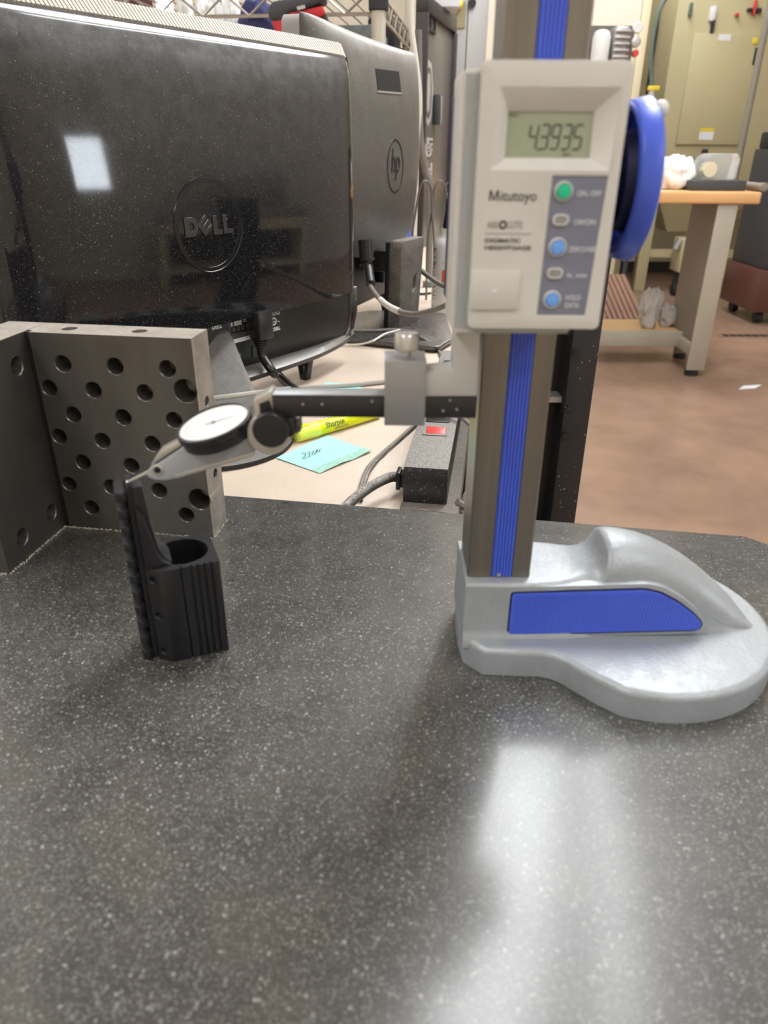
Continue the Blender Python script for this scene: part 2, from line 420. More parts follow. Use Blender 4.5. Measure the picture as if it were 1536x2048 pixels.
for k, (a, b) in enumerate((((XL, YB-.02), (XR, YB)),)):
    struct('baseboard_back', bx((a[0], a[1], FZ), (b[0], b[1], FZ+.1)), M['darkpanel'])
# black conduit on the back wall
cx_ = PY(240, 10, YB-.06).x
single('conduit', cyl(B(), (cx_, YB-.06, FZ), (cx_, YB-.06, CZ), .03, n=12), M['rubber'], 'thin black pipe running up the cream back wall left of the brown-red door frame', 'pipe', (cx_, YB-.06, FZ))

# beige open cabinet by the right wall (mirrored in the glossy monitor)
t = thing('side_cabinet', 'beige open-front cabinet by the right wall, mirrored in the glossy monitor', 'cabinet', T((4.0, 1.6, FZ)))
obj('cabinet_side', bx((3.7, .95, FZ+.001), (4.3, 1.01, -.09)), M['machine'], t, world=True); obj('cabinet_side', bx((3.7, 2.19, FZ+.001), (4.3, 2.25, -.09)), M['machine'], t, world=True)
obj('cabinet_back', bx((4.24, 1.011, FZ+.001), (4.3, 2.189, -.09)), M['darkpanel'], t, world=True)
obj('cabinet_top', bx((3.66, .90, -.0895), (4.34, 2.30, -.03)), M['bracket'], t, world=True, bevel=.006)
obj('front_rail', bx((3.68, 1.011, -.20), (3.70, 2.189, -.0905)), M['machine'], t, world=True)
obj('shelf', bx((3.72, 1.011, -.60), (4.239, 2.189, -.57)), M['machine'], t, world=True)
single('grey_crate', bx((3.85, 1.45, -.0295), (4.25, 2.05, .42)), M['bracket'], 'pale grey crate standing on the beige side cabinet', 'crate', (4.0, 1.7, -.03), bevel=.01)
# ceiling light fixtures
def light(x, y, lx, ly, rot, label):
    Mx = T((x, y, CZ)) @ RZ(rot)
    t = thing('ceiling_light', label, 'light', Mx, 'ceiling lights above the benches')
    obj('housing', bx((-lx/2-.03, -ly/2-.03, -.07), (lx/2+.03, ly/2+.03, 0)), M['white'], t, bevel=.005)
    obj('diffuser', bx((-lx/2, -ly/2, -.085), (lx/2, ly/2, -.0705)), M['lamp'], t)
for x, y, lx, ly, rot, lb in (
    (.84, 2.2, .42, 2.6, -.25, 'long ceiling light over the surface plate, mirrored in the granite'),
    (-2.8, 1.6, .3, 2.4, -.14, 'ceiling light left of the monitors'),
    (1.40, 2.3, .15, 2.4, -.20, 'added narrow ceiling light that widens the glare on the granite'),  # added light, fills out the right flank of the granite glare
    (-1.3, 5.0, .3, 2.4, -.14, 'ceiling light near the far doorway'),
    (1.6, 5.2, .3, 2.4, -.14, 'ceiling light before the khaki cabinet'),
    (1.6, -1.4, .3, 2.4, -.14, 'ceiling light behind the photographer, right'),
    (-1.6, -1.4, .3, 2.4, -.14, 'ceiling light behind the photographer, left')):
    light(x, y, lx, ly, rot, lb)

# ================================================================ granite surface plate on its stand
GT = .075
gl = [(-.137-.40*.987, .5606+.40*.1606), (.2805, .4927), (.3060, .4650), (.235, -.10), (-.60, .02)]
gp = B(); prism(gp, gl, -GT, 0)
for f in gp.faces: f.material_index = 0 if f.normal.z > .5 else 1
single('surface_plate', gp, [M['granite'], M['granite_side']], 'large dark speckled granite surface plate in the foreground', 'surface plate', (0, .2, -GT), bevel=.0012)
st = thing('surface_plate_stand', 'black steel stand under the granite plate', 'stand', T((0, .2, FZ)))
fb = B()
for a, b in (((-.5, .06), (.2, .10)), ((-.5, .38), (.2, .42)), ((-.5, .1), (-.46, .38)), ((.16, .1), (.2, .38))):
    box2(fb, (a[0], a[1], -.135), (b[0], b[1], -GT-.0005))
obj('top_frame', fb, M['blacksteel'], st, world=True)
for x in (-.48, .18):
    for y in (.08, .40): obj('leg', bx((x-.02, y-.02, FZ+.0005), (x+.02, y+.02, -.135)), M['blacksteel'], st, world=True, bevel=.002)

# ================================================================ angle plate (drilled right-angle block)
AP = T((-.2511, .5014, 0.0)) @ RZ(DESKROT)
t = thing('angle_plate', 'steel right-angle block with rows of drilled holes standing on the granite', 'angle plate', AP)
AH, AW, ATK = .152, .1218, .030
SW, SD = .0042, .0060        # relief slot in the inner corner
lat = [(.0253, .1305), (.0640, .1305), (.1022, .1305), (.0447, .1125), (.0830, .1125), (.0256, .0933), (.0640, .0933), (.1022, .0933), (.0447, .0743), (.0832, .0743),
       (.0260, .0559), (.0642, .0557), (.1022, .0557), (.0450, .0370), (.0832, .0368), (.0258, .0182), (.1022, .0178)]
near = [(.0110, .1125), (.0110, .0757), (.0110, .0372)]
hl = [(x, z, .0058, .017) for x, z in lat]+[(x, z, .0056, .017) for x, z in near]+[(.1133, .1153, .0082, .022), (.1140, .0318, .0082, .022)]
FRONT = Matrix(((1, 0, 0, 0), (0, 0, -1, 0), (0, 1, 0, 0), (0, 0, 0, 1)))      # local XY -> XZ, facing -Y
RIGHT = Matrix(((0, 0, 1, 0), (1, 0, 0, 0), (0, 1, 0, 0), (0, 0, 0, 1)))       # local XY -> YZ, facing +X
bm = B()
holed_face(bm, FRONT, [(SW, 0), (AW, 0), (AW, AH), (SW, AH)], hl)
holed_face(bm, T((AW, 0, 0)) @ RIGHT, [(0, 0), (ATK, 0), (ATK, AH), (0, AH)], [(.0160, .1032, .0036, .012), (.0172, .0462, .0036, .012)], .0004)
holed_face(bm, T((0, 0, AH)), [(0, SD), (SW, SD), (SW, 0), (AW, 0), (AW, ATK), (0, ATK)], [(.026, .015, .0052, .004), (.078, .016, .0052, .004)], .0003)
quad(bm, (0, SD, 0), (0, ATK, 0), (0, ATK, AH), (0, SD, AH)); quad(bm, (SW, 0, 0), (SW, SD, 0), (SW, SD, AH), (SW, 0, AH))
quad(bm, (0, SD, 0), (SW, SD, 0), (SW, SD, AH), (0, SD, AH)); quad(bm, (AW, ATK, 0), (0, ATK, 0), (0, ATK, AH), (AW, ATK, AH))
quad(bm, (0, SD, 0), (0, ATK, 0), (AW, ATK, 0), (AW, 0, 0), (SW, 0, 0), (SW, SD, 0))
bmesh.ops.remove_doubles(bm, verts=bm.verts[:], dist=1e-6)
for f in bm.faces: f.material_index = 1 if (f.normal.z > .9 or f.normal.x > .9) else 0
obj('drilled_plate', bm, [M['steel'], M['steel_edge']], t, bevel=.0006, seg=1)
bm = B(); SL = .0725
holed_face(bm, RIGHT, [(-SL, 0), (SD, 0), (SD, AH), (-SL, AH)], [(-.0144, .1317, .0062, .02), (-.0127, .0182, .0062, .02), (-.0505, .0173, .0062, .02)])
X0 = -.0305
quad(bm, (X0, -SL, 0), (0, -SL, 0), (0, -SL, AH), (X0, -SL, AH)); quad(bm, (X0, ATK, 0), (X0, -SL, 0), (X0, -SL, AH), (X0, ATK, AH))
quad(bm, (X0, -SL, AH), (0, -SL, AH), (0, SD, AH), (-.0003, SD, AH), (-.0003, ATK, AH), (X0, ATK, AH))
quad(bm, (-.0003, SD, 0), (-.0003, SD, AH), (-.0003, ATK, AH), (-.0003, ATK, 0)); quad(bm, (-.0003, ATK, 0), (-.0003, ATK, AH), (X0, ATK, AH), (X0, ATK, 0))
quad(bm, (0, SD, 0), (-.0003, SD, 0), (-.0003, SD, AH), (0, SD, AH))
quad(bm, (X0, -SL, 0), (X0, ATK, 0), (-.0003, ATK, 0), (-.0003, SD, 0), (0, SD, 0), (0, -SL, 0))
bmesh.ops.remove_doubles(bm, verts=bm.verts[:], dist=1e-6); bm.normal_update()
for f in bm.faces: f.material_index = 1 if f.normal.z > .9 else 0
obj('side_plate', bm, [M['steel'], M['steel_edge']], t, bevel=.0006, seg=1)
obj('groove_fill', bx((.0003, .0012, .0005), (SW-.0002, SD-.0002, AH-.0004)), M['hole'], t)  # near-black box filling the relief slot
# grit along its foot
gb = B(); gl_ = [((.0, 0), (AW, 0)), ((0, 0), (0, -SL)), ((AW, 0), (AW, ATK)), ((-.03, -SL), (0, -SL))]
for (a, b) in gl_:
    a, b = Vector(a), Vector(b); n = int((b-a).length/.00045)
    nrm = Vector(((b-a).y, -(b-a).x)).normalized()
    if (a, b) == (Vector((0, 0)), Vector((0, -SL))): nrm = -nrm
    for i in range(n):
        p = a+(b-a)*random.random()+nrm*(abs(random.gauss(0, .0011))+.0003); s = random.uniform(.0003, .0008)
        if Vector(p).y > -.0001 and -.0305 < p.x < AW and p.x < 0: continue
        q = AP @ V(p.x, p.y, s*.4)
        bmesh.ops.create_cube(gb, size=s, matrix=T(q) @ RZ(random.random()*3) @ RX(random.random()))
single('metal_grit', gb, M['grit'], 'pale grit and dust gathered along the foot of the drilled angle plate', 'grit', AP @ V(.05, -.001, 0), kind='stuff', smooth=False)

# ================================================================ black rail clamp being measured
BM_ = T((-.1218, .3333, 0)) @ frame((0, 0, 0), (.9283, .3718, 0), (-.3718, .9283, 0))
t = thing('rail_clamp', 'black clamp block with a toothed rail standing on end under the indicator tip', 'mount', BM_)
HB = .0612; RH = .1098
out = [(.0010, 0)]
out += [(.0113, 0), (.0113, .0018), (.0121, .0018), (.0121, 0)]
for k in range(4):
    s = .0165+k*.0037; out += [(s, 0), (s, .0014), (s+.0013, .0014), (s+.0013, 0)]
out += [(.0325, 0), (.0330, .0006), (.0330, .036), (.001, .036), (-.0065, .0305), (-.0065, .0062)]
bm = B(); prism(bm, out, 0, HB, [circle(.0148, .0185, .0146, 40)], skip=(len(out)-1,))
a, b = V(-.0065, .0062, 0), V(.0010, 0, 0); L_ = (b-a).length; dx = (b-a).normalized()
MF = Matrix((dx, V(0, 0, 1), dx.cross(V(0, 0, 1)))).transposed().to_4x4(); MF.translation = a
holed_face(bm, MF, [(0, 0), (L_, 0), (L_, HB), (0, HB)], [(L_*.42, z, .0019, .0016) for z in (.0545, .0312, .0065)], .0005)
bmesh.ops.remove_doubles(bm, verts=bm.verts[:], dist=1e-6)
obj('clamp_body', bm, M['blackmount'], t, bevel=.0004, seg=1)
# tall web behind the rail, sweeping down into the block
web = [(-.0064, 0), (-.0064, RH-.001), (-.0012, RH-.001), (.0004, .085), (.0024, .070), (.0048, .0645), (.0085, .0612), (.0085, .058), (-.002, .058), (-.002, 0)]
bm = B(); prism(bm, web, -.0275, -.0085, M=FRONT)
obj('web', bm, M['blackmount'], t, bevel=.0008)
for tt in (.0045, .0275):      # side fillets of the web running down over the block top
    bm = B(); prism(bm, [(-.0064, .06), (-.0064, .099), (-.0030, .092), (.0010, .070), (.0030, .0648), (.0075, .0614), (.0075, .06)], -tt-.004, -tt, M=FRONT)
    obj('rib', bm, M['blackmount'], t, bevel=.0006)
bm = B(); prism(bm, [(-.0064, .0085), (-.0064, .0245), (-.0092, .0245), (-.0092, .0085)], 0, RH)
obj('rail_base', bm, M['blackmount'], t, bevel=.0003, seg=1)
dov = [(-.0092, .0088), (-.0120, .0058), (-.0152, .0088), (-.0152, .0242), (-.0120, .0272), (-.0092, .0242)]
tooth = None
for k in range(11):
    z0 = .0015+k*.0100; z1 = z0+.0056 if k else z0+.0050
    if k == 0: z0 = 0
    if tooth is None or k == 0:
        bm = B(); prism(bm, dov, z0, z1); o = obj('rail_tooth', bm, M['blackmount'], t, bevel=.0006, seg=2)
        if k == 0: bm = B(); prism(bm, dov, 0, .0056); tooth = obj('rail_tooth', bm, M['blackmount'], t, bevel=.0006, seg=2); tooth.location.z = .0115
    elif k > 1:
        c = tooth.copy(); col.objects.link(c); c.parent = t; c.location.z = min(z0, RH-.0056)

# ================================================================ height gauge
CXL, CXR, CYF, CYB = .0467, .0815, .343, .377
t = thing('height_gauge', 'digital height gauge with grey cast base, blue-striped steel column and white display head', 'height gauge', T((.15, .361, 0)))
G = t
fr_ = [(.0448, .3518), (.0462, .3352), (.0565, .3241), (.0880, .3226), (.0945, .3205), (.1000, .3160), (.1056, .3095), (.1140, .3005)]
ccx, ccy, cr_ = .153, .361, .0752
arc = [(ccx+cr_*math.cos(a), ccy+cr_*math.sin(a)) for a in [math.radians(-112+i*(224/44)) for i in range(45)]]
out = fr_+arc+[(x, 2*ccy-y) for x, y in fr_[::-1]]
bm = B(); prism(bm, out, .0003, .0182)
bm.normal_update()
ed = [e for e in bm.edges if len(e.link_faces) == 2 and e.calc_face_angle(0) > 1.2 and e.verts[0].co.z > .01 and e.verts[1].co.z > .01]
bmesh.ops.bevel(bm, geom=ed, offset=.0042, segments=4, profile=.5, affect='EDGES')
# ridge loft
sec = [(.0452, .0532, .0255, .002), (.060, .0534, .0255, .003), (.085, .0534, .0255, .003), (.098, .0536, .0255, .006), (.1060, .0542, .0252, .010), (.1120, .0556, .0247, .014),
       (.1165, .0580, .0240, .0165), (.1200, .0616, .0232, .018), (.1225, .0658, .0226, .0185), (.1240, .0696, .0222, .0188), (.1252, .0713, .0220, .0188), (.1275, .0719, .0218, .0188), (.1320, .0718, .0215, .0188), (.1380, .0711, .0212, .0188),
       (.1470, .0692, .0209, .0188), (.1560, .0660, .0207, .0188), (.1650, .0615, .0205, .0188), (.1750, .0553, .0203, .0185), (.1850, .0480, .0201, .0180), (.1950, .0397, .0198, .0170), (.2035, .0318, .0194, .0150), (.2095, .0255, .0188, .009), (.2140, .0208, .0178, .0040), (.2172, .0175, .0160, .0008)]
rings = []
for x, h, wd, r in sec:
    cy = ccy+.012*(x-.045); h0 = .0165; r = min(r, wd*.93, max(h-h0-.0003, .0003)); ring = []
    pts = [(-wd-.003, h0-.004), (-wd-.0025, h0+.0008), (-wd-.0008, min(h0+.0035, h-r*.9-1e-5)), (-wd, min(h0+.0065, h-r*.8-5e-6)), (-wd, h-r)]
    pts += [(-wd+r-r*math.cos(a), h-r+r*math.sin(a)) for a in [PI/2*k/7 for k in range(1, 8)]]
    full = pts+[(-y, z) for y, z in pts[::-1]]
    rings.append([bm.verts.new((x, cy+y, z)) for y, z in full])
for a, b in zip(rings, rings[1:]):
    for i in range(len(a)-1): bm.faces.new((a[i], a[i+1], b[i+1], b[i]))
bm.faces.new(rings[0]); bm.faces.new(rings[-1][::-1])
bmesh.ops.recalc_face_normals(bm, faces=bm.faces[:])
base = obj('base', bm, M['hammer'], G, world=True, sharp=50)
# raised pad and ribbed blue grip on the ridge side
def grip_outline(e):
    pts = [(.0712-e, .0200-e), (.0712-e, .0475+e), (.1440+e*.4, .0500+e), (.1530+e*.5, .0478+e), (.1635+e*.7, .0420+e*.8), (.1730+e*.8, .0350+e*.5), (.1797+e, .0285), (.1800+e, .0250-e*.6), (.1775+e*.5, .0232-e)]
    out = []
    n = len(pts)
    for i, p in enumerate(pts):
        a, b, c = Vector(pts[i-1]), Vector(p), Vector(pts[(i+1) % n])
        r = .0022
        d1, d2 = (a-b), (c-b); l1, l2 = min(r, d1.length*.4), min(r, d2.length*.4)
        p1, p2 = b+d1.normalized()*l1, b+d2.normalized()*l2
        for k in range(4):
            s = k/3; q = p1*(1-s)**2+b*2*s*(1-s)+p2*s*s; out.append((q.x, q.y))
    return out
GR = T((0, 0, 0)) @ FRONT
yawf = lambda x: .335+.012*(x-.045)
bm = B(); prism(bm, [p for p in grip_outline(.0034) if True], -.3500, -.3358, M=FRONT)
for v in bm.verts: v.co.y += .012*(v.co.x-.045)
obj('grip_surround', bm, M['hammer'], G, world=True, bevel=.0010)
bm = B(); prism(bm, grip_outline(.0009), -.345, -.3352, M=FRONT)
for v in bm.verts: v.co.y += .012*(v.co.x-.045)
obj('grip_border', bm, M['navy'], G, world=True)  # dark outline plate giving the raised grip a recessed-looking border
bm = B(); prism(bm, grip_outline(0), -.345, -.3348, M=FRONT)
for v in bm.verts: v.co.y += .012*(v.co.x-.045)
grip = obj('blue_grip', bm, M['blue'], G, world=True, bevel=.0004, seg=1)
def grip_top(x):
    P = [(.0712, .0470), (.1440, .0493), (.1530, .0470), (.1635, .0412), (.1730, .0342), (.1797, .0280)]
    for (a, b), (c, d) in zip(P, P[1:]):
        if a <= x <= c: return b+(d-b)*(x-a)/(c-a)
    return .028
bm = B(); x = .0725
while x < .1785:
    zb = .0208+.0030*(x-.0712)/.107; zt = grip_top(x)-.0009; y = .3348+.012*(x-.045)
    if zt-zb > .001: cyl(bm, (x, y+.0001, zb), (x+.0015*(zt-zb)/.027, y+.0001, zt), .00062, n=6)
    x += .00192
tag(obj('grip_rib', bm, M['blue'], grip, world=True), kind='stuff')
# column
CH = .62
prof = [(CXL, CYF+.0010), (CXL+.0010, CYF), (.0596, CYF), (.0596, CYF+.0022), (.0714, CYF+.0022), (.0714, CYF), (CXR-.0010, CYF), (CXR, CYF+.0010), (CXR, CYB), (CXL, CYB)]
bm = B(); prism(bm, prof, .0538, CH)
colm = obj('column', bm, M['column'], G, world=True)
rib = [(.0598, CYF+.0021)]
rib += [(.0598, CYF+.0010), (.0606, CYF+.0004)]
x = .0610
for k in range(6):
    rib += [(x, CYF+.0004), (x+.0001, CYF-.0004), (x+.0010, CYF-.0004), (x+.0011, CYF+.0004)]; x += .00172
rib += [(.0712, CYF+.0004), (.0712, CYF+.0021)]
bm = B(); prism(bm, rib, .0540, CH-.002)
obj('blue_strip', bm, M['blue'], colm, world=True, smooth=False)
obj('strip_screw', cyl(B(), (.0640, CYF-.0008, .0553), (.0640, CYF+.001, .0553), .0012, n=12), M['bright'], colm, world=True)
# display head: ribbed back shell and raised front plate
hd = obj('display_shell', None or prism(B(), rrect(.0278, .1962, .0785, .2926, .0022), -.3420, -.3095, M=FRONT), M['case'], G, world=True, bevel=.0012)
for k in range(7):
    x = .0290+k*.00095
    cyl_bm = bx((x, .3088, .1985), (x+.00055, .3100, .2915)); obj('shell_rib', cyl_bm, M['caserib'], hd, world=True, smooth=False)
bm = B()
for k in range(52):
    x = .0352+k*.00083; box2(bm, (x, .3090, .1962), (x+.0004, .3098, .1995))
tag(obj('lower_rib', bm, M['caserib'], hd, world=True, smooth=False), kind='stuff')
PX0, PX1, PZ0, PZ1, PYF = .0345, .0894, .1990, .2951, .305
rec_o = [(.0397, .2590), (.0857, .2590), (.0858, .2868), (.0415, .2868)]
rec_i = [(.0456, .2633), (.0781, .2633), (.0777, .2790), (.0456, .2790)]
pan = [(.0630, .2046), (.0831, .2046), (.0852, .2574), (.0638, .2574)]
bm = B(); prism(bm, rrect(PX0, PZ0, PX1, PZ1, .0024), -.3100, -.305, [rec_o, pan], M=FRONT)
o_ = [bm.verts.new((x, .305, z)) for x, z in rec_o]; i_ = [bm.verts.new((x, .3087, z)) for x, z in rec_i]; j_ = [bm.verts.new((x, .3096, z)) for x, z in rec_i]
for a, b in ((o_, i_), (i_, j_)):
    for k in range(4): bm.faces.new((a[k], a[(k+1) % 4], b[(k+1) % 4], b[k]))
bmesh.ops.remove_doubles(bm, verts=bm.verts[:], dist=2e-6)
plate = obj('front_plate', bm, M['case'], G, world=True, bevel=.0007)
def ft(body, x0, x1, z, size, m, parent, y=.3049, name='lettering', **k):
    return obj(name, text_bm(body, size, T((x0, y, z)) @ RX(PI/2), fit=x1-x0, extrude=.0001, **k), m, parent, world=True, smooth=False)
disp = obj('lcd_screen', bx((.0452, .3092, .2629), (.0785, .3098, .2794)), M['lcd'], G, world=True)
# seven-segment reading
SEG = {'4': 'fgbc', '3': 'abgcd', '9': 'abcdfg', '5': 'afgcd'}
def digit(bm, ch, x, z, wd=.0030, h=.0082, th=.00062, sl=.11, y=.30905):
    P = {'a': ((0, h), (wd, h)), 'b': ((wd, h), (wd, h/2)), 'c': ((wd, h/2), (wd, 0)), 'd': ((0, 0), (wd, 0)), 'e': ((0, 0), (0, h/2)), 'f': ((0, h/2), (0, h)), 'g': ((0, h/2), (wd, h/2))}
    for s in SEG[ch]:
        (a, b), (c, d) = P[s]; g = .00025
        if a == c: q = [(a-th/2, min(b, d)+g), (a+th/2, min(b, d)+g), (a+th/2, max(b, d)-g), (a-th/2, max(b, d)-g)]
        else: q = [(a+g, b-th/2), (c-g, b-th/2), (c-g, b+th/2), (a+g, b+th/2)]
        prism(bm, [(x+u+sl*v, z+v) for u, v in q], -y-.0001, -y+.00005, M=FRONT)
bm = B()
for k, ch in enumerate('43935'): digit(bm, ch, .0538+k*.00425, .2664)
prism(bm, [(.0577, .2659), (.0584, .2659), (.0584, .2666), (.0577, .2666)], -.30915, -.309, M=FRONT)
obj('reading', bm, M['lcdink'], disp, world=True, smooth=False)
ft('in', .0678, .0702, .2640, .0024, M['lcdink'], disp, .3091)
ft('INC', .0460, .0495, .2771, .0019, M['lcdink'], disp, .3091)
kp = obj('button_panel', prism(B(), pan, -.3095, -.3055, M=FRONT), M['panel'], G, world=True)
bm = B(); x = .0634
while x < .0845:
    z0 = .2048; zt = .2572
    xs0 = x; sk = (.0852-.0831)*(x-.063)/.022+.0008*(1-(x-.063)/.022)
    prism(bm, [(xs0, z0), (xs0+.0003, z0), (xs0+.0003+sk, zt), (xs0+sk, zt)], -.3056, -.3054, M=FRONT) if xs0+sk < .0849 and xs0 < .0828 else None
    x += .0008
tag(obj('panel_rib', bm, M['panel'], kp, world=True, smooth=False), kind='stuff')
for z, kind in ((.2518, 'g'), (.2313, 'b'), (.2109, 'b')):
    obj('button_ring', lathe(B(), [(0, .0037), (.0010, .0036), (.0013, .0032), (.0004, .00285)], 28, T((.0687, .3056, z)) @ RX(PI/2)), M['case'], G, world=True)
    obj('button', lathe(B(), [(0, .0027), (.0012, .0027), (.0016, .0023), (.0017, .001)], 28, T((.0687, .3055, z)) @ RX(PI/2)), M['green' if kind == 'g' else 'sky'], G, world=True)
for z in (.2415, .2214):
    obj('button_ring', prism(B(), rrect(.0655, z-.0021, .0720, z+.0021, .0020), -.3056, -.3044, [rrect(.0664, z-.0013, .0711, z+.0013, .0012)], M=FRONT), M['case'], G, world=True, bevel=.0003)
    obj('button', prism(B(), rrect(.0666, z-.0011, .0709, z+.0011, .0010), -.3055, -.3047, M=FRONT), M['greybtn'], G, world=True, bevel=.0003)
for s, x0, x1, z in (('ON, OFF', .0741, .0834, .2501), ('ORIGIN', .0742, .0826, .2397), ('ZERO/ABS', .0731, .0846, .2296), ('in, mm', .0738, .0818, .2197), ('HOLD', .0744, .0803, .2108), ('DATA', .0744, .0801, .2077)):
    ft(s, x0, x1, z, .0029, M['white'], kp, .3053)
obj('lettering', prism(B(), [(.0399+.0039*a, .2483+.0038*b) for a, b in ((0, 0), (.17, 0), (.20, .72), (.44, 0), (.56, 0), (.80, .72), (.83, 0), (1, 0), (.95, 1), (.76, 1), (.50, .24), (.24, 1), (.05, 1))], -.305, -.3048, M=FRONT), M['ink'], plate, world=True, smooth=False)
ft('itutoyo', .0444, .0584, .2483, .0054, M['ink'], plate, bold=.00003)
ft('ABS', .0398, .0444, .2384, .0037, M['inkgrey'], plate)
ft('O', .0446, .0477, .2381, .0043, M['ink'], plate, bold=.00022)
ft('LUTE', .0480, .0538, .2384, .0037, M['inkgrey'], plate)
obj('underline', bx((.0394, .30485, .2361), (.0576, .305, .2364)), M['inkgrey'], plate, world=True)
ft('DIGIMATIC', .0396, .0536, .2330, .0022, M['ink'], plate, bold=.00004)
ft('HEIGHTGAGE', .0396, .0580, .2303, .0022, M['ink'], plate, bold=.00004)
bc = obj('battery_cover', prism(B(), rrect(.0347, .2070, .0545, .2220, .0006), -.3055, -.3040, M=FRONT), M['case'], G, world=True, bevel=.0005)
obj('arrow_mark', prism(B(), [(.0432, .2136), (.0440, .2148), (.0455, .2152), (.0452, .2142)], -.3042, -.3036, M=FRONT), M['white'], bc, world=True, bevel=.0002)
# carriage blocks around the column and the handwheel
obj('carriage', join([bx((.0300, .3425, .199), (.0452, .384, .288)), bx((.0830, .3425, .205), (.0985, .384, .286))]), M['navy'], G, world=True, bevel=.001)
WC = T((.1050, .363, .2535)) @ RY(PI/2)
def km(i, z, r): return 1+(.008 if (i % 2 and r > .032 and .001 < z < .0092) else 0)
hw = obj('handwheel', lathe(B(), [(.0085, .006), (.0085, .0285), (.0006, .0290), (.0002, .0302), (.0004, .0312), (.0012, .0322), (.0018, .0325), (.0086, .0340), (.0092, .0340), (.0100, .0330), (.0100, .004)], 220, WC, km), M['blue'], G, world=True, sharp=60)
obj('wheel_hub', lathe(B(), [(-.0200, .0135), (-.004, .0135), (-.001, .020), (.0084, .0225)], 40, WC), M['navy'], hw, world=True)
kc = PY(1313, 216, .349)
obj('wheel_knob', join([lathe(B(), [(-.006, .0021), (-.0022, .0022), (-.0018, .0028), (0, .0036), (.0022, .0034), (.0036, .0024), (.0042, .0008)], 20, T((kc.x+.0010, kc.y, kc.z-.0005)) @ RY(PI/2))]), M['dial'], hw, world=True)
# measuring jaw, clamp, knob
jaw = [(.0308, .1965), (.0308, .1765), (.0186, .1752), (.0005, .1750), (.0005, .1636), (.0424, .1640), (.0424, .1965)]
obj('jaw', prism(B(), jaw, -.3375, -.3225, M=FRONT), M['jaw'], G, world=True, bevel=.0006)
cl = obj('jaw_clamp', prism(B(), [(.3205, .1500), (.3405, .1500), (.3405, .1808), (.3205, .1808)], -.0002, .0188, [[(.3223, .1520), (.3380, .1520), (.3380, .1755), (.3223, .1755)]], M=RIGHT), M['clamp'], G, world=True, bevel=.0005)
kz = T((.0098, .3305, 0))
obj('clamp_knob', lathe(B(), [(.1836, .0050), (.1841, .0056), (.1900, .0057), (.1906, .0055), (.1913, .0052), (.1915, .0046)], 60, kz, lambda i, z, r: 1+(.03 if i % 2 and .1838 < z < .1903 else 0)), M['knurl'], cl, world=True, sharp=28)
obj('clamp_screw', cyl(B(), (.0098, .3305, .176), (.0098, .3305, .1845), .0021, n=16), M['bright'], cl, world=True)

# ================================================================ holding bar
bt = thing('holding_bar', 'black square bar gripped in the gauge clamp, reaching left to the indicator', 'bar', T((0, .331, .158)))
bm = bx((-.0528, .3250, .1524), (.0432, .3370, .1632)); bm.normal_update()
for f in bm.faces: f.material_index = 1 if f.normal.z > .9 else 0
obj('bar', bm, [M['blackmetal'], M['clamp']], bt, world=True, bevel=.0004)
for x, z in ((-.006, .1604), (-.0295, .1588), (-.0385, .1588), (.0305, .1612), (.0340, .1567), (.0275, .1560)):
    obj('dimple', lathe(B(), [(0, .0007), (.0001, .0005)], 12, T((x, .32495, z)) @ RX(PI/2)), M['inkgrey'], bt, world=True)

# ================================================================ dial test indicator
t = thing('dial_indicator', 'grey dial test indicator with white face and black bezel on the bar end', 'indicator', T((-.0836, .335, .14)))
D = t
def Q(px, py, y=.335): p = PY(px, py, y); return (p.x, p.z)
body = [Q(*p) for p in ((300, 934), (330, 915), (382, 880), (440, 872), (505, 868), (512, 893), (506, 905), (352, 950), (340, 953), (318, 953), (304, 949), (298, 942))]
obj('body', prism(B(), body, -.3415, -.3300, M=FRONT), M['indicator'], D, world=True, bevel=.0008)
edge = [Q(*p, .3298) for p in ((348, 950), (506, 905), (508, 912), (351, 957))]
obj('body_edge', prism(B(), edge, -.3420, -.3295, M=FRONT), M['lightmetal'], D, world=True, bevel=.0003)
edge = [Q(*p, .333) for p in ((301, 930), (318, 903), (360, 880), (376, 882), (330, 912))]
obj('body_bridge', prism(B(), edge, -.3410, -.3320, M=FRONT), M['lightmetal'], D, world=True, bevel=.0004)
px_, pz_ = Q(315, 940, .3298)
obj('pivot_ring', lathe(B(), [(0, .0030), (.0004, .0030), (.0006, .0027), (.0006, .0018), (.0002, .0017)], 24, T((px_, .3301, pz_)) @ RX(PI/2)), M['lightmetal'], D, world=True)
obj('pivot_screw', lathe(B(), [(0, .0017), (.0004, .0016)], 20, T((px_, .3299, pz_)) @ RX(PI/2)), M['hole'], D, world=True)
tip = V(-.1331, .3408, .1109); pv = PY(303, 942, .337)
sty = obj('stylus', cyl(B(), pv, tip+(pv-tip).normalized()*.0006, .0012, .0007, n=14), M['lightmetal'], D, world=True)
obj('stylus_ball', ball(B(), tip, .00105, 14), M['bright'], sty, world=True)
fc = PY(428, 846, .335); nz = V(-.235, -.15, .96).normalized(); FM = frame(fc, V(.97, 0, .2375), V(0, 1, .15))
FM = frame(fc, V(.9703, .0, .2375), nz.cross(V(.9703, 0, .2375)))
bz = obj('bezel', lathe(B(), [(-.0078, .0172), (-.0070, .0180), (-.0030, .0183), (-.0026, .0189), (.0006, .0189), (.0010, .0184), (.0010, .0176), (-.0002, .0174)], 120, FM, lambda i, z, r: 1+(.008 if i % 2 and r > .0188 else 0)), M['bezel'], D, world=True)
df = obj('dial_face', lathe(B(), [(-.0004, .0175), (.0002, .0175), (.0003, .0170)], 60, FM), M['dial'], D, world=True)
bm = B()
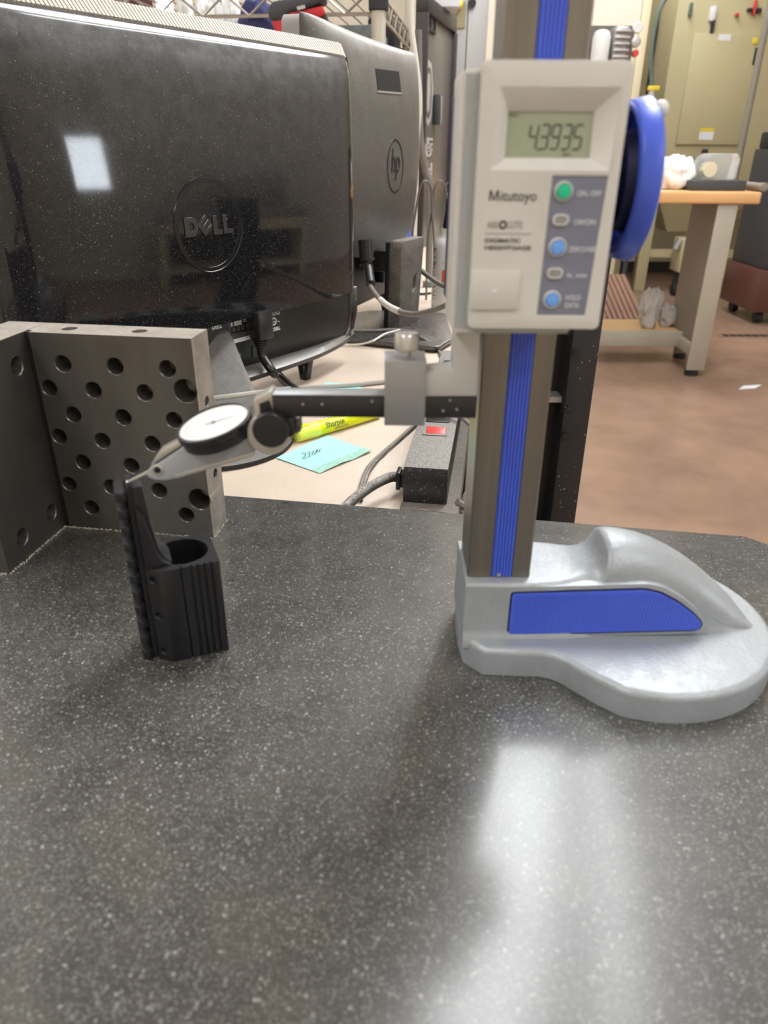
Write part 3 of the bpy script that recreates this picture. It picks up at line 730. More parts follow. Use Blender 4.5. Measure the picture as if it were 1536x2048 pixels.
for k in range(40):
    a = 2*PI*k/40; r0 = .0128 if k % 5 == 0 else .0140
    box2(bm, (r0, -.00008, .0003), (.0152, .00008, .00037), FM @ RZ(a))
obj('scale_marks', bm, M['inkgrey'], df, world=True, smooth=False)
bm = B(); prism(bm, [(-.004, -.0003), (.0125, -.00008), (.0125, .00008), (-.004, .0003)], .0006, .00075, M=FM @ RZ(.15))
obj('needle', bm, M['inkgrey'], df, world=True, smooth=False)
obj('crystal_hub', lathe(B(), [(.0003, .0012), (.0009, .001)], 16, FM), M['inkgrey'], df, world=True)
# swivel clamp between indicator and bar
sx, sz = Q(539, 864, .330)
sw = obj('swivel_ring', lathe(B(), [(0, .0099), (.0006, .0104), (.0085, .0104), (.0090, .0099)], 44, T((sx, .3355, sz)) @ RX(PI/2)), M['lightmetal'], D, world=True)
kx, kz2 = Q(540, 864, .320)
obj('swivel_knob', lathe(B(), [(0, .0086), (.0045, .0086), (.0052, .0082), (.0053, .004)], 44, T((kx, .3262, kz2)) @ RX(PI/2)), M['bezel'], D, world=True)
fork = [Q(*p, .332) for p in ((508, 795), (545, 776), (556, 800), (566, 838), (548, 832), (516, 832))]
inner = [Q(*p, .332) for p in ((522, 802), (541, 794), (551, 820), (524, 823))]
obj('swivel_fork', prism(B(), fork, -.3380, -.3270, [inner], M=FRONT), M['lightmetal'], D, world=True, bevel=.0004)
obj('fork_block', prism(B(), [Q(*p, .332) for p in ((520, 801), (542, 792), (553, 822), (525, 825))], -.3375, -.3278, M=FRONT), M['bezel'], D, world=True)
obj('pivot_block', prism(B(), [Q(*p, .332) for p in ((572, 829), (590, 827), (591, 864), (572, 868))], -.3370, -.3260, M=FRONT), M['bezel'], D, world=True, bevel=.0004)
obj('pivot_nut', prism(B(), [Q(*p, .335) for p in ((590, 834), (602, 832), (604, 858), (590, 864))], -.3390, -.3310, M=FRONT), M['polished'], D, world=True, bevel=.0005)
obj('rear_lug', prism(B(), [Q(*p, .333) for p in ((500, 864), (514, 868), (525, 880), (508, 884))], -.3380, -.3310, M=FRONT), M['lightmetal'], D, world=True, bevel=.0004)

# ================================================================ desk
DZ = -.05
e1 = V(.990, -.1408, 0); e2 = V(.1408, .990, 0)
def DP(a, b): return V(.0657, .6321, 0)+e1*a+e2*b          # desk frame: a along the edge normal, b along the edge
DM = T((.0657, .6321, DZ)) @ RZ(DESKROT)
t = thing('desk', 'long beige laminate desk carrying the monitors', 'desk', DM @ T((0, 0, FZ-DZ)))
dl = [(-1.15, -.035), (0, -.035), (0, 2.95), (-.34, 2.95), (-.34, 2.06), (-.225, 2.02), (-.225, 1.23), (-1.15, 1.23)]
obj('desktop', prism(B(), dl, -.03, 0, M=DM), M['desk'], t, world=True, bevel=.002)
obj('edge_lip', bx((-.0062, -.034, .0002), (.0002, 2.95, .0012), DM), M['deskedge'], t, world=True)
obj('edge_strip', bx((.0003, -.035, -.034), (.0075, 2.95, .0012), DM), M['deskedge'], t, world=True)
for a, b in ((-1.10, .02), (-.06, .30), (-1.10, 1.15), (-.06, 2.85)):
    obj('leg', bx((a-.025, b-.025, FZ-DZ+.0005), (a+.025, b+.025, -.03), DM), M['blacksteel'], t, world=True, bevel=.002)

# power strip along the right edge of the desk
PSM = T(PZ(804, 1003, DZ)) @ RZ(math.atan2(-.0176, .0448))
psd = V(.0240, .159, 0).normalized(); psx = V(psd.y, -psd.x, 0)
p0 = V(.0186, .6500, DZ)
PSM = frame(p0, psx, psd)
t = thing('power_strip', 'dusty black metal power strip with a red rocker switch on the desk edge', 'power strip', PSM)
PW, PH, PL = .0440, .0400, .47
obj('housing', bx((0, 0, .0012), (PW, PL, PH)), M['stripblack'], t, bevel=.0012)
obj('mounting_tab', prism(B(), [(-.001, -.016), (PW+.001, -.016), (PW+.001, .0005), (-.001, .0005)], .0002, .0014, [rrect(.019, -.013, .027, -.009, .0015)]), M['deskedge'], t)
sy = .100
obj('switch_frame', prism(B(), rrect(.0085, sy-.010, .0365, sy+.012, .001), PH-.0002, PH+.0008, [[(.0118, sy-.0055), (.0340, sy-.0055), (.0340, sy+.0085), (.0118, sy+.0085)]]), M['stripblack'], t)
bm = B(); prism(bm, [(sy-.0052, PH), (sy-.0052, PH+.0010), (sy+.0015, PH+.0018), (sy+.0082, PH+.0042), (sy+.0082, PH)], .0121, .0337, M=RIGHT)
obj('rocker_switch', bm, M['red'], t, bevel=.0004)
for k in range(5):
    y = .150+k*.06
    o = obj('outlet', prism(B(), rrect(.008, y-.017, .036, y+.017, .004), PH-.0002, PH+.0010), M['satinblack'], t, bevel=.0004)
    obj('outlet_slot', join([bx((.014, y-.006, PH+.0005), (.016, y+.004, PH+.0013)), bx((.027, y-.006, PH+.0005), (.029, y+.004, PH+.0013))]), M['hole'], o)
obj('cord_gland', join([bx((-.0085, .008, .010), (-.0042, .026, .029)), bx((-.0042, .010, .012), (.0005, .024, .027))]), M['satinblack'], t, bevel=.0012)
cp = [PSM @ V(-.004, .017, .0195), PSM @ V(-.014, .014, .0215)]
cord = obj('power_cord', tube(B(), [cp[0], cp[1], V(-.012, .6440, -.0285), V(-.0330, .6180, -.0350), V(-.0480, .5830, -.0400), V(-.0560, .5620, -.0430)], .0052, 12), M['cable'], t, world=True)
# plugs on the far end hidden behind the clamp are left as outlets; thin lead over the strip
def cable(name, label, pts, r, m, cat='cable', sm=8, group=None, n=8):
    pts = [Vector(p) for p in pts]
    return single(name, tube(B(), pts, r, n, sm), m, label, cat, pts[0], group)
zc = DZ+.0030
cable('thin_cable', 'thin dusty grey cable running over the desk left of the power strip', [PZ(715, 1000, zc), PZ(728, 952, zc), PZ(745, 925, zc+.001), PZ(790, 885, zc+.001), PZ(826, 853, zc+.001), PZ(850, 832, zc+.001), PZ(875, 812, zc)], .0024, M['greycable'])
cable('thin_cable', 'second thin cable lying against the grey cable left of the power strip', [PZ(722, 1002, zc), PZ(735, 950, zc), PZ(753, 922, zc), PZ(771, 905, zc)], .0019, M['cable'])

# highlighter pen
a, b = PZ(583, 873, DZ+.009), PZ(758, 822, DZ+.009)
d = (b-a).normalized(); sd = V(d.y, -d.x, 0); HLM = frame(a, d, V(-d.y, d.x, 0)); Ln = (b-a).length
t = thing('highlighter', 'fluorescent yellow highlighter pen lying on the desk behind the bar', 'highlighter', HLM)
XA = Matrix(((0, 0, 1, 0), (1, 0, 0, 0), (0, 1, 0, 0), (0, 0, 0, 1)))
def flat(i, z, r): return 1
SQ = T((0, 0, 0)) @ XA
obj('barrel', lathe(B(), [(.038, .0086), (.040, .0090), (.100, .0090), (Ln-.006, .0082), (Ln-.001, .0074), (Ln, .0060)], 28, SQ), M['yellow'], t, sharp=50)
obj('cap', lathe(B(), [(.0060, .0065), (.0064, .0086), (.008, .0092), (.034, .0096), (.0385, .0097), (.039, .0088)], 28, SQ), M['paleyellow'], t, sharp=50)
obj('cap_clip', bx((-.0030, -.0040, .0040), (.026, .0040, .0102)), M['yellow'], t, bevel=.0012)
lm = RX(math.radians(58)) @ T((.046, -.0035, .0088))
obj('lettering', text_bm('Sharpie', .0105, lm @ T((0, 0, .0004)), extrude=.00015, fit=.030, shear=.25), M['pencil'], t, smooth=False)
obj('lettering', text_bm('HIGHLIGHTER', .0036, lm @ T((.012, -.0042, .0007)), extrude=.00015, fit=.022), M['pencil'], t, smooth=False)

# sticky notes
n0, n1, n2, n3 = PZ(553, 918, DZ), PZ(640, 948, DZ), PZ(745, 905, DZ), PZ(655, 872, DZ)
t = thing('sticky_note', 'pale teal sticky note with pencil marks beside the highlighter', 'note', T((n0+n2)/2))
bm = B(); N_ = 10; grid = []
for i in range(N_+1):
    row = []
    for j in range(N_+1):
        u, v = i/N_, j/N_
        p = (n0*(1-u)+n1*u)*(1-v)+(n3*(1-u)+n2*u)*v
        lift = .0006+.004*max(0, u-.6)**2*(1 if v > .3 else .6)*4*abs(math.sin(v*5))+.0008*(1-v)*(1-u)
        row.append(bm.verts.new(p+V(0, 0, lift)))
    grid.append(row)
for i in range(N_):
    for j in range(N_):
        f = bm.faces.new((grid[i][j], grid[i+1][j], grid[i+1][j+1], grid[i][j+1])); f.material_index = 1 if i >= 8 else 0
ge_ = bmesh.ops.extrude_face_region(bm, geom=bm.faces[:])
for v in ge_['geom']:
    if isinstance(v, bmesh.types.BMVert): v.co.z += .00035
bmesh.ops.recalc_face_normals(bm, faces=bm.faces[:])
obj('paper', bm, [M['teal'], M['tealstrip']], t, world=True)
lm = frame(PZ(655, 893, DZ+.0016), (PZ(610, 916, DZ)-PZ(655, 893, DZ)), (PZ(640, 930, DZ)-PZ(628, 900, DZ)))
lm = frame(PZ(650, 894, DZ+.0014), PZ(604, 911, DZ)-PZ(650, 894, DZ), PZ(618, 925, DZ)-PZ(606, 900, DZ))
# marks read from the photo's side: short strokes in a row
bm = B()
def stroke(pts, wdt=.0009):
    for (x0, y0), (x1, y1) in zip(pts, pts[1:]):
        d = Vector((x1-x0, y1-y0)); n_ = Vector((-d.y, d.x)).normalized()*wdt/2
        c0, c1 = PZ(x0, y0, DZ+.0024), PZ(x1, y1, DZ+.0024); dd = (c1-c0).normalized(); nn = V(-dd.y, dd.x, 0)*wdt/2
        quad(bm, c0-nn, c1-nn, c1+nn, c0+nn)
stroke([(603, 908), (607, 905), (611, 907), (610, 912), (606, 916), (604, 917), (610, 917), (613, 914)])
stroke([(614, 905), (619, 903), (621, 906), (617, 908), (620, 910), (617, 914)])
stroke([(623, 903), (628, 901)]); stroke([(627, 902), (624, 910)]); stroke([(629, 901), (635, 899)]); stroke([(634, 900), (628, 909)])
stroke([(636, 899), (633, 906)]); stroke([(639, 899), (643, 897)]); stroke([(640, 899), (638, 904)])
obj('pencil_marks', bm, M['pencil'], t, world=True, smooth=False)
a0, a1, a2, a3 = PZ(648, 766, DZ), PZ(655, 790, DZ), PZ(735, 786, DZ), PZ(712, 768, DZ)
single('sticky_note', prism(B(), [p[:2] for p in (a1, a2, a3, a0)], DZ+.0003, DZ+.0009), M['teal'], 'pale teal slip of paper on the desk mostly hidden behind the black bar', 'note', a1)

# ================================================================ near all-in-one monitor (glossy black back)
Rr = V(.574, .819, 0); WD = .575
DLM = frame(V(-.055, 1.2, DZ)-Rr*(WD/2), Rr, V(-.819, .574, 0))
t = thing('glossy_monitor', 'large dusty glossy black monitor seen from behind with a ringed badge', 'monitor', DLM)
def S(z): return z-DZ       # world height -> local
def bulge_shell(bm, Wd, zs, depth, B_, n=64, pw=6, zbot=None, corner=0):
    """curved back cover: zs=[(z, factor)], rim at y=0, bulging to -Y"""
    rows = []
    for k, (z, f) in enumerate(zs):
        row = []
        for i in range(n+1):
            u = -1+2*i/n; u = math.copysign(1-(1-abs(u))**1.7, u) if abs(u) < 1 else u
            g = max(0, 1-abs(u)**pw)**.55
            zz = z+(zbot(u)*(1-k/(len(zs)-1)) if zbot else 0)
            row.append(bm.verts.new((u*Wd/2, -B_*f*(g*.86+.14*(1-u*u)), zz)))
            if corner: row[-1].co.z -= cdrop(u)*max(0, min(1, (z-S(.30))/.09))
        rows.append(row)
    for a, b in zip(rows, rows[1:]):
        for i in range(n): bm.faces.new((a[i], a[i+1], b[i+1], b[i]))
    return rows
def cdrop(u): return .022*max(0, (abs(u)-.925)/.075)**2.2
def smooth_prof(P, n=6): return [(p.x, p.y) for p in catmull([V(a, b, 0) for a, b in P], n)]
zs = smooth_prof([(S(.068), .86), (S(.12), .97), (S(.19), 1.0), (S(.26), .96), (S(.32), .84), (S(.352), .70), (S(.372), .52), (S(.382), .34)])
bm = B(); rows = bulge_shell(bm, WD, zs, 0, .040, corner=1)
rim = [bm.verts.new((v.co.x, -.002, v.co.z)) for v in rows[-1]]
low = [bm.verts.new((v.co.x, -.004, S(.069))) for v in rows[0]]
for i in range(len(rim)-1):
    bm.faces.new((rows[-1][i], rows[-1][i+1], rim[i+1], rim[i])); bm.faces.new((low[i], low[i+1], rows[0][i+1], rows[0][i]))
bmesh.ops.recalc_face_normals(bm, faces=bm.faces[:])
shell = obj('back_cover', bm, M['glossblack'], t, sharp=60)
# slanted vent grille along the top
def topy(u, k): 
    g = max(0, 1-abs(u)**6)**.55*.86+.14*(1-u*u)
    return -.040*.34*g*(1-k)+.004*k
bm = B(); n = 56
ra = [(-1+2*i/n) for i in range(n+1)]
lo = [bm.verts.new((u*WD/2*.985, topy(u, 0)+.0006, S(.3815)-cdrop(u))) for u in ra]; hi = [bm.verts.new((u*WD/2*.985, topy(u, 1), S(.4005)-cdrop(u))) for u in ra]
bk = [bm.verts.new((u*WD/2*.985, .020, S(.4005)-cdrop(u))) for u in ra]
for i in range(n): bm.faces.new((lo[i], lo[i+1], hi[i+1], hi[i])); bm.faces.new((hi[i], hi[i+1], bk[i+1], bk[i]))
obj('top_bevel', bm, M['silver'], t)
bm = B(); ns = 118
for k in range(ns):
    u = -.945+1.89*k/(ns-1); x = u*WD/2
    y0, y1 = topy(u, .12), topy(u, .92); z0, z1 = S(.3838)-cdrop(u), S(.3990)-cdrop(u)
    wv = .0017
    vs = [bm.verts.new(p) for p in ((x-wv, y0-.0022, z0+.0008), (x+wv, y0-.0022, z0+.0008), (x+wv, y1-.0012, z1+.0018), (x-wv, y1-.0012, z1+.0018), (x-wv, y0, z0-.0015), (x+wv, y0, z0-.0015), (x+wv, y1, z1-.001), (x-wv, y1, z1-.001))]
    for f in ((0, 1, 2, 3), (4, 5, 1, 0), (1, 5, 6, 2), (3, 2, 6, 7), (0, 3, 7, 4)): bm.faces.new([vs[i] for i in f])
bmesh.ops.recalc_face_normals(bm, faces=bm.faces[:])
tag(obj('vent_grille', bm, M['grille'], t, smooth=False), kind='stuff')
# chassis: screen frame in front, black connector panel, silver chin
obj('screen_frame', prism(B(), rrect(-WD/2, S(-.012), WD/2, S(.398), .026), -.030, .0005, M=FRONT), M['satinblack'], t, bevel=.003)
lpan = prism(B(), rrect(-WD/2+.016, S(-.004), WD/2-.016, S(.0685), .004), .0, .011, M=FRONT)
lp = obj('connector_panel', lpan, M['satinblack'], t, bevel=.001)
for sg in (-1, 1):
    fl = [(WD/2-.020, S(.073)), (WD/2-.0005, S(.073)), (WD/2-.001, S(.034)), (WD/2-.010, S(.008)), (WD/2-.032, S(-.005)), (WD/2-.034, S(.000)), (WD/2-.024, S(.010)), (WD/2-.0205, S(.030))]
    obj('side_flank', prism(B(), [(sg*x, z) for x, z in fl], .0005, .0135, M=FRONT), M['glossblack'], t, bevel=.003, seg=3)
# curved silver chin trim below the panel
bm = B(); rws = []
for i in range(41):
    u = -1+2*i/40; x = u*(WD/2-.002); dpt = .032*(1-abs(u)**3.0)
    zt = S(-.006)+.020*max(0, abs(u)-.55)**1.6
    rws.append([bm.verts.new(p) for p in ((x, .002, zt+.004), (x, -.004-dpt*.8, zt+.003), (x, -.006-dpt, zt-.003), (x, -.004-dpt*.9, zt-.011), (x, .002, zt-.013))])
for a, b in zip(rws, rws[1:]):
    for k in range(5): bm.faces.new((a[k], a[(k+1) % 5], b[(k+1) % 5], b[k]))
bm.faces.new(rws[0]); bm.faces.new(rws[-1][::-1])
bmesh.ops.recalc_face_normals(bm, faces=bm.faces[:])
for f in bm.faces: f.material_index = 0 if f.normal.z > -.2 else 1
obj('chin_trim', bm, [M['silver'], M['satinblack']], t)
for x in (WD/2-.132, -WD/2+.132):
    f_ = B(); prism(f_, [(-.0075, 0), (.004, 0), (.011, S(-.016)), (-.016, S(-.014))], x-.006, x+.006, [[(-.0028, .009), (.0012, .009), (.003, .022), (-.0065, .022)]], M=RIGHT)
    for v in f_.verts: v.co.y = v.co.y*1.0-.008
    obj('foot', f_, M['satinblack'], t, bevel=.0012)
# badge: ring and letters, following the cover
def cover_y(x, z):
    f = .0
    for (z0, f0), (z1, f1) in zip(zs, zs[1:]):
        if z0 <= z <= z1: f = f0+(f1-f0)*(z-z0)/(z1-z0); break
    u = x/(WD/2); return -.040*f*(max(0, 1-abs(u)**6)**.55*.86+.14*(1-u*u))
def dl_on(px, py, off):
    n_ = V(.819, -.574, 0); p_ = DLM @ V(0, -off, 0); r = ray(px, py); return DLM.inverted() @ (CAM+r*((p_-CAM).dot(n_)/r.dot(n_)))
_b = dl_on(418, 451, .0385); bxc, bzc = _b.x, _b.z
def on_cover(bm, off=0):
    for v in bm.verts: v.co.y = v.co.y+cover_y(v.co.x, v.co.z)-off
    return bm
bm = B(); rr0 = []
RB = .0525
for i in range(80):
    a = 2*PI*i/80; rr0.append([bm.verts.new((bxc+r*math.cos(a), y, bzc+r*math.sin(a))) for r, y in ((RB-.0062, .0004), (RB-.0056, -.0004), (RB-.0012, -.0004), (RB-.0004, -.0012), (RB+.0006, -.0012), (RB+.0012, .0004))])
for a, b in zip(rr0, rr0[1:]+rr0[:1]):
    for k in range(5): bm.faces.new((a[k], a[k+1], b[k+1], b[k]))
bmesh.ops.recalc_face_normals(bm, faces=bm.faces[:])
obj('badge_ring', on_cover(bm), M['ring'], shell, sharp=30)
lt = []
def letter(poly, holes=()): 
    b = B(); prism(b, poly, -.0004, .0016, holes, M=T((bxc, 0, bzc)) @ FRONT); lt.append(b)
Lz = .0125
Dp = [(-.0385, -.0105), (-.0275, -.0105)]+[(-.0275+.0085*math.cos(a), .0105*math.sin(a)) for a in [math.radians(-70+i*14) for i in range(11)]]+[(-.0275, .0105), (-.0385, .0105)]
letter(Dp, [[(-.0322, -.0045), (-.0285, -.0045)]+[(-.0285+.0035*math.cos(a), .0045*math.sin(a)) for a in [math.radians(-60+i*20) for i in range(7)]]+[(-.0285, .0045), (-.0322, .0045)]])
def rot(p, a, c): ca, sa = math.cos(a), math.sin(a); return [(c[0]+x*ca-y*sa, c[1]+x*sa+y*ca) for x, y in p]
Ep = [(-.0085, -.0085), (.0085, -.0085), (.0085, -.0045), (-.0035, -.0045), (-.0035, -.0018), (.0085, -.0018), (.0085, .0018), (-.0035, .0018), (-.0035, .0045), (.0085, .0045), (.0085, .0085), (-.0085, .0085)]
letter(rot(Ep, math.radians(42), (-.0080, .0005)))
letter([(.0045, -.0105), (.0185, -.0105), (.0185, -.0055), (.0105, -.0055), (.0105, .0105), (.0045, .0105)])
letter([(.0205, -.0105), (.0355, -.0105), (.0355, -.0055), (.0265, -.0055), (.0265, .0105), (.0205, .0105)])
obj('badge_lettering', on_cover(join(lt)), M['logo'], shell, bevel=.0003, seg=1)
# small print on the connector panel
def lab(body, x, z, size, fitw=None, m='white', bold=0):
    obj('lettering', text_bm(body, size, T((x, -.0112, S(z))) @ RX(PI/2), fit=fitw, bold=bold), M[m], lp, smooth=False)
_p = dl_on(424, 655, .011); lab('DELL', _p.x, .0575, .0085, .017, bold=.0004)
def prt(boxes, m='white'):
    bm = B()
    for x0, z0, x1, z1 in boxes: box2(bm, (x0, -.01125, S(z0)), (x1, -.0110, S(z1)))
    obj('printed_label', bm, M[m], lp, smooth=False)
X_ = dl_on(462, 655, .011).x
prt([(X_+.006, .0555, X_+.020, .0625), (X_+.023, .0580, X_+.030, .0590), (X_+.023, .0600, X_+.028, .0625), (X_, .0560, X_+.003, .0610), (X_, .0330, X_+.034, .0385)])
prt([(X_, .0400+.0016*k, X_+.024+.004*((k*7) % 3), .0403+.0016*k) for k in range(4)], 'inkgrey')
prt([(X_-.026, .030+.004*k, X_-.014+.003*(k % 3), .0303+.004*k) for k in range(6)], 'inkgrey')
prt([(X_-.003, .028, X_-.0025, .064)], 'inkgrey')
def rings_(cs, m='white'):
    bm = B()
    for x, z, r in cs: prism(bm, circle(x, S(z), r, 18), .0110, .01125, [circle(x, S(z), r*.68, 18)], M=FRONT)
    obj('printed_mark', bm, M[m], lp, smooth=False)
rings_([(X_+.013, .0515, .0028), (X_+.021, .0515, .0028), (X_+.005, .0515, .0022), (X_+.030, .0525, .0022)], 'inkgrey')
Y_ = dl_on(531, 640, .011).x
rings_([(Y_+.018, .0600, .0030), (Y_+.026, .0605, .0034), (Y_+.0165, .0490, .0056), (Y_+.001, .0385, .003), (Y_+.008, .0385, .0026)])
bm = B()
for x in (Y_+.003, Y_+.011): prism(bm, [(x-.0036, S(.0570)), (x+.0036, S(.0570)), (x, S(.0635))], .0110, .01125, [[(x-.0012, S(.0582)), (x+.0012, S(.0582)), (x, S(.0610))]], M=FRONT)
prism(bm, [(Y_+.0235, S(.0470)), (Y_+.0285, S(.0470)), (Y_+.0285, S(.0480)), (Y_+.0235, S(.0480))], .0110, .01125, M=FRONT)
obj('printed_mark', bm, M['white'], lp, smooth=False)
lab('Er', Y_-.002, .0455, .0085, .0075, bold=.0004); lab('d', Y_+.0065, .0450, .0095, .0045, bold=.0004); lab('Hg', Y_+.0135, .0470, .0050, .006)
lab('C', Y_+.0115, .0360, .0062, .0035, bold=.0004); lab('DELL', Y_+.0155, .0360, .0062, .0130, bold=.0004)
obj('port', bx((X_+.035, -.0125, S(.006)), (X_+.050, -.0108, S(.022))), M['darkgrey'], lp, bevel=.0005)
obj('port', bx((X_-.01, -.0125, S(.012)), (X_+.012, -.0108, S(.018))), M['silver'], lp, bevel=.0005)
# sweeping stand: neck leaning down to a round foot, turned toward the angle plate
SC = V(-.2035, .8150, DZ)
bm = B(); prism(bm, circle(SC.x, SC.y, .0930, 72), DZ+.0004, DZ+.0062)
bm.normal_update()
for f in bm.faces: f.material_index = 0 if f.normal.z > .5 else 1
obj('stand_foot', bm, [M['texgrey'], M['rubber']], t, world=True, bevel=.0012)
top = V(-.247, .948, .056); bot = V(-.2035, .835, DZ+.004); sxd = V(.992, .125, 0)
bm = B(); prev = None
for k in range(15):
    s_ = k/14; z = top.z*(1-s_)**1.15+bot.z*(1-(1-s_)**1.15)
    c_ = top.lerp(bot, s_); c_.z = z; wd = .040+.026*s_**1.3
    if k == 0: wd -= .012
    if k == 1: wd -= .003
    nrm_ = V(0, .012, .004)
    rowv = [bm.verts.new(c_-sxd*wd), bm.verts.new(c_+sxd*wd), bm.verts.new(c_+sxd*wd+nrm_), bm.verts.new(c_-sxd*wd+nrm_)]
    if prev:
        for q in range(4): bm.faces.new((prev[q], prev[(q+1) % 4], rowv[(q+1) % 4], rowv[q]))
    else: bm.faces.new(rowv[::-1])
    prev = rowv
bm.faces.new(prev); bmesh.ops.recalc_face_normals(bm, faces=bm.faces[:])
obj('stand_neck', bm, M['texgrey'], t, world=True, bevel=.0015)
# power lead of this monitor
PXL = dl_on(517, 650, .028).x
pc = DLM @ V(PXL, -.026, S(.052)); pd = DLM @ V(PXL, -.028, S(.026))
lead = thing('power_lead', 'black moulded power lead dropping from the glossy monitor to the desk', 'cable', T(pd))
obj('plug', join([bx((-.014, -.016, S(.036)), (.014, .006, S(.075)), DLM @ T((PXL, -.0150-.0125, 0)))]), M['satinblack'], lead, world=True, bevel=.004)
rb = B()
for k in range(4): cyl(rb, DLM @ V(PXL, -.030, S(.0345-.0032*k)), DLM @ V(PXL, -.030, S(.0328-.0032*k)), .0105-.0012*k, n=16)
obj('strain_relief', rb, M['satinblack'], lead, world=True)
obj('cord', tube(B(), [DLM @ V(PXL, -.030, S(.034)), DLM @ V(PXL, -.032, S(.012)), DLM @ V(PXL+.002, -.050, S(-.010)), PZ(545, 735, DZ+.018), PZ(572, 765, DZ+.008), PZ(610, 790, DZ+.0065), PZ(660, 800, DZ+.0065)], .0062, 12), M['blackcable'], lead, world=True)
cable('grey_cable', 'grey cable crossing over the round monitor foot toward the clamp', [PZ(330, 806, -.004), PZ(425, 797, .002), PZ(475, 791, .002), PZ(525, 784, -.010), PZ(560, 779, -.034), PZ(600, 776, DZ+.004), PZ(690, 771, DZ+.004), PZ(780, 762, DZ+.004)], .0034, M['midcable'])

# ================================================================ far grey monitor
r2 = V(.342, .94, 0); HW = .512
HPM = frame(V(-.044, 1.475, DZ)+r2*.013, r2, V(-.94, .342, 0))
t = thing('grey_monitor', 'dusty matte grey monitor turned edge-on behind the glossy one', 'monitor', HPM)
zs2 = smooth_prof([(S(.085), .70), (S(.15), .89), (S(.21), 1.0), (S(.28), .985), (S(.35), .90), (S(.402), .74), (S(.426), .58), (S(.438), .36), (S(.442), .12)])
HB2 = .045
bm = B(); rows = bulge_shell(bm, HW, zs2, 0, HB2, pw=9, zbot=lambda u: .055*abs(u)**2.2)
low = [bm.verts.new((v.co.x, .0, v.co.z+.001)) for v in rows[0]]
for i in range(len(low)-1): bm.faces.new((low[i], low[i+1], rows[0][i+1], rows[0][i]))
bmesh.ops.recalc_face_normals(bm, faces=bm.faces[:])
hsh = obj('back_cover', bm, M['hp'], t, sharp=60)
obj('screen_frame', prism(B(), rrect(-HW/2-.003, S(.050), HW/2+.003, S(.444), .014), -.028, -.0003, M=FRONT), M['hprim'], t, bevel=.004)
obj('lower_body', prism(B(), rrect(-HW/2+.05, S(.000), HW/2-.06, S(.105), .02), -.012, .012, M=FRONT), M['satinblack'], t, bevel=.003)
def hp_cover(x, z):
    f = .9
    for (z0, f0), (z1, f1) in zip(zs2, zs2[1:]):
        if z0 <= z <= z1: f = f0+(f1-f0)*(z-z0)/(z1-z0); break
    u = x/(HW/2); return -HB2*f*(max(0, 1-abs(u)**9)**.55*.86+.14*(1-u*u))
def hug(bm):
    for v in bm.verts: v.co.y += hp_cover(v.co.x, v.co.z)
    return bm
def hp_on(px, py):
    n_ = V(.94, -.342, 0); off = .04
    for _ in range(4):
        p_ = HPM @ V(0, -off, 0); r = ray(px, py); q = HPM.inverted() @ (CAM+r*((p_-CAM).dot(n_)/r.dot(n_))); off = -hp_cover(q.x, q.z)
    return q
c0, c1, c2, c3 = [hp_on(*p) for p in ((750, 137), (797, 143), (802, 185), (755, 181))]
obj('carry_slot', hug(prism(B(), [(c.x, c.z) for c in (c3, c2, c1, c0)], -.001, .0010, M=FRONT)), M['hole'], hsh)
obj('slot_lip', hug(prism(B(), [(c3.x-.003, c3.z-.003), (c2.x+.003, c2.z-.003), (c2.x+.003, c2.z), (c3.x-.003, c3.z)], -.001, .0016, M=FRONT)), M['hprim'], hsh)
lc = hp_on(791, 333); RH2 = .046
obj('badge_ring', hug(prism(B(), circle(lc.x, lc.z, RH2, 48), -.001, .0009, [circle(lc.x, lc.z, RH2-.0026, 48)], M=FRONT)), M['ring'], hsh)
b1 = text_bm('hp', .060, T((lc.x-.024, -.0005, lc.z-.010)) @ RX(PI/2), extrude=.0006, fit=.048, shear=.2)
obj('badge_lettering', hug(b1), M['ring'], hsh, smooth=False)
# ports, wedge feet
obj('port_block', bx((.02, -.030, S(.03)), (.05, -.012, S(.085))), M['satinblack'], t, bevel=.002)
obj('spec_label', prism(B(), [(-.175, S(.052)), (-.120, S(.050)), (-.108, S(.085)), (-.170, S(.085))], .012, .0124, M=FRONT), M['white'], t)
for x in (-.10, .10):
    f_ = B(); prism(f_, [(-.012, 0), (-.002, 0), (.010, S(.004)), (-.012, S(.004))], x-.006, x+.006, M=RIGHT)
    obj('foot', f_, M['satinblack'], t, bevel=.001)
# upright rear stand: slab with slot, arm and plate base
lg0, lg1 = PZ(778, 662, DZ+.012), PZ(826, 642, DZ+.012)
ldir = (V(.46, .89, 0)).normalized(); lnrm = V(ldir.y, -ldir.x, 0)
LGM = frame(V(.0085, 1.405, DZ), ldir, V(-ldir.y, ldir.x, 0))
slab = [(-.010, .010), (.074, .010), (.092, .150), (.094, .170), (-.002, .170), (-.006, .155)]
stnd = obj('stand_upright', prism(B(), slab, -.0, .026, [[(.046, .073), (.060, .079), (.063, .108), (.049, .100)]], M=LGM @ FRONT), [M['standgrey']], t, world=True, bevel=.003)
obj('stand_spine', prism(B(), [(-.004, .012), (.070, .012), (.084, .166), (.002, .166)], -.012, -.0003, M=LGM @ FRONT), M['satinblack'], t, world=True, bevel=.002)
obj('tilt_arm', bx((.015, .011, .110), (.062, .070, .150), LGM), M['satinblack'], t, world=True, bevel=.006)
bp = [PZ(*p, DZ) for p in ((640, 684), (868, 707), (880, 706), (905, 690), (893, 638), (740, 632), (690, 640))]
bm = B(); prism(bm, [p[:2] for p in bp], DZ+.0105, DZ+.0125); 
obj('stand_base', prism(B(), [p[:2] for p in bp], DZ+.0045, DZ+.0125), M['polished'], t, world=True, bevel=.0025)
bm.free()
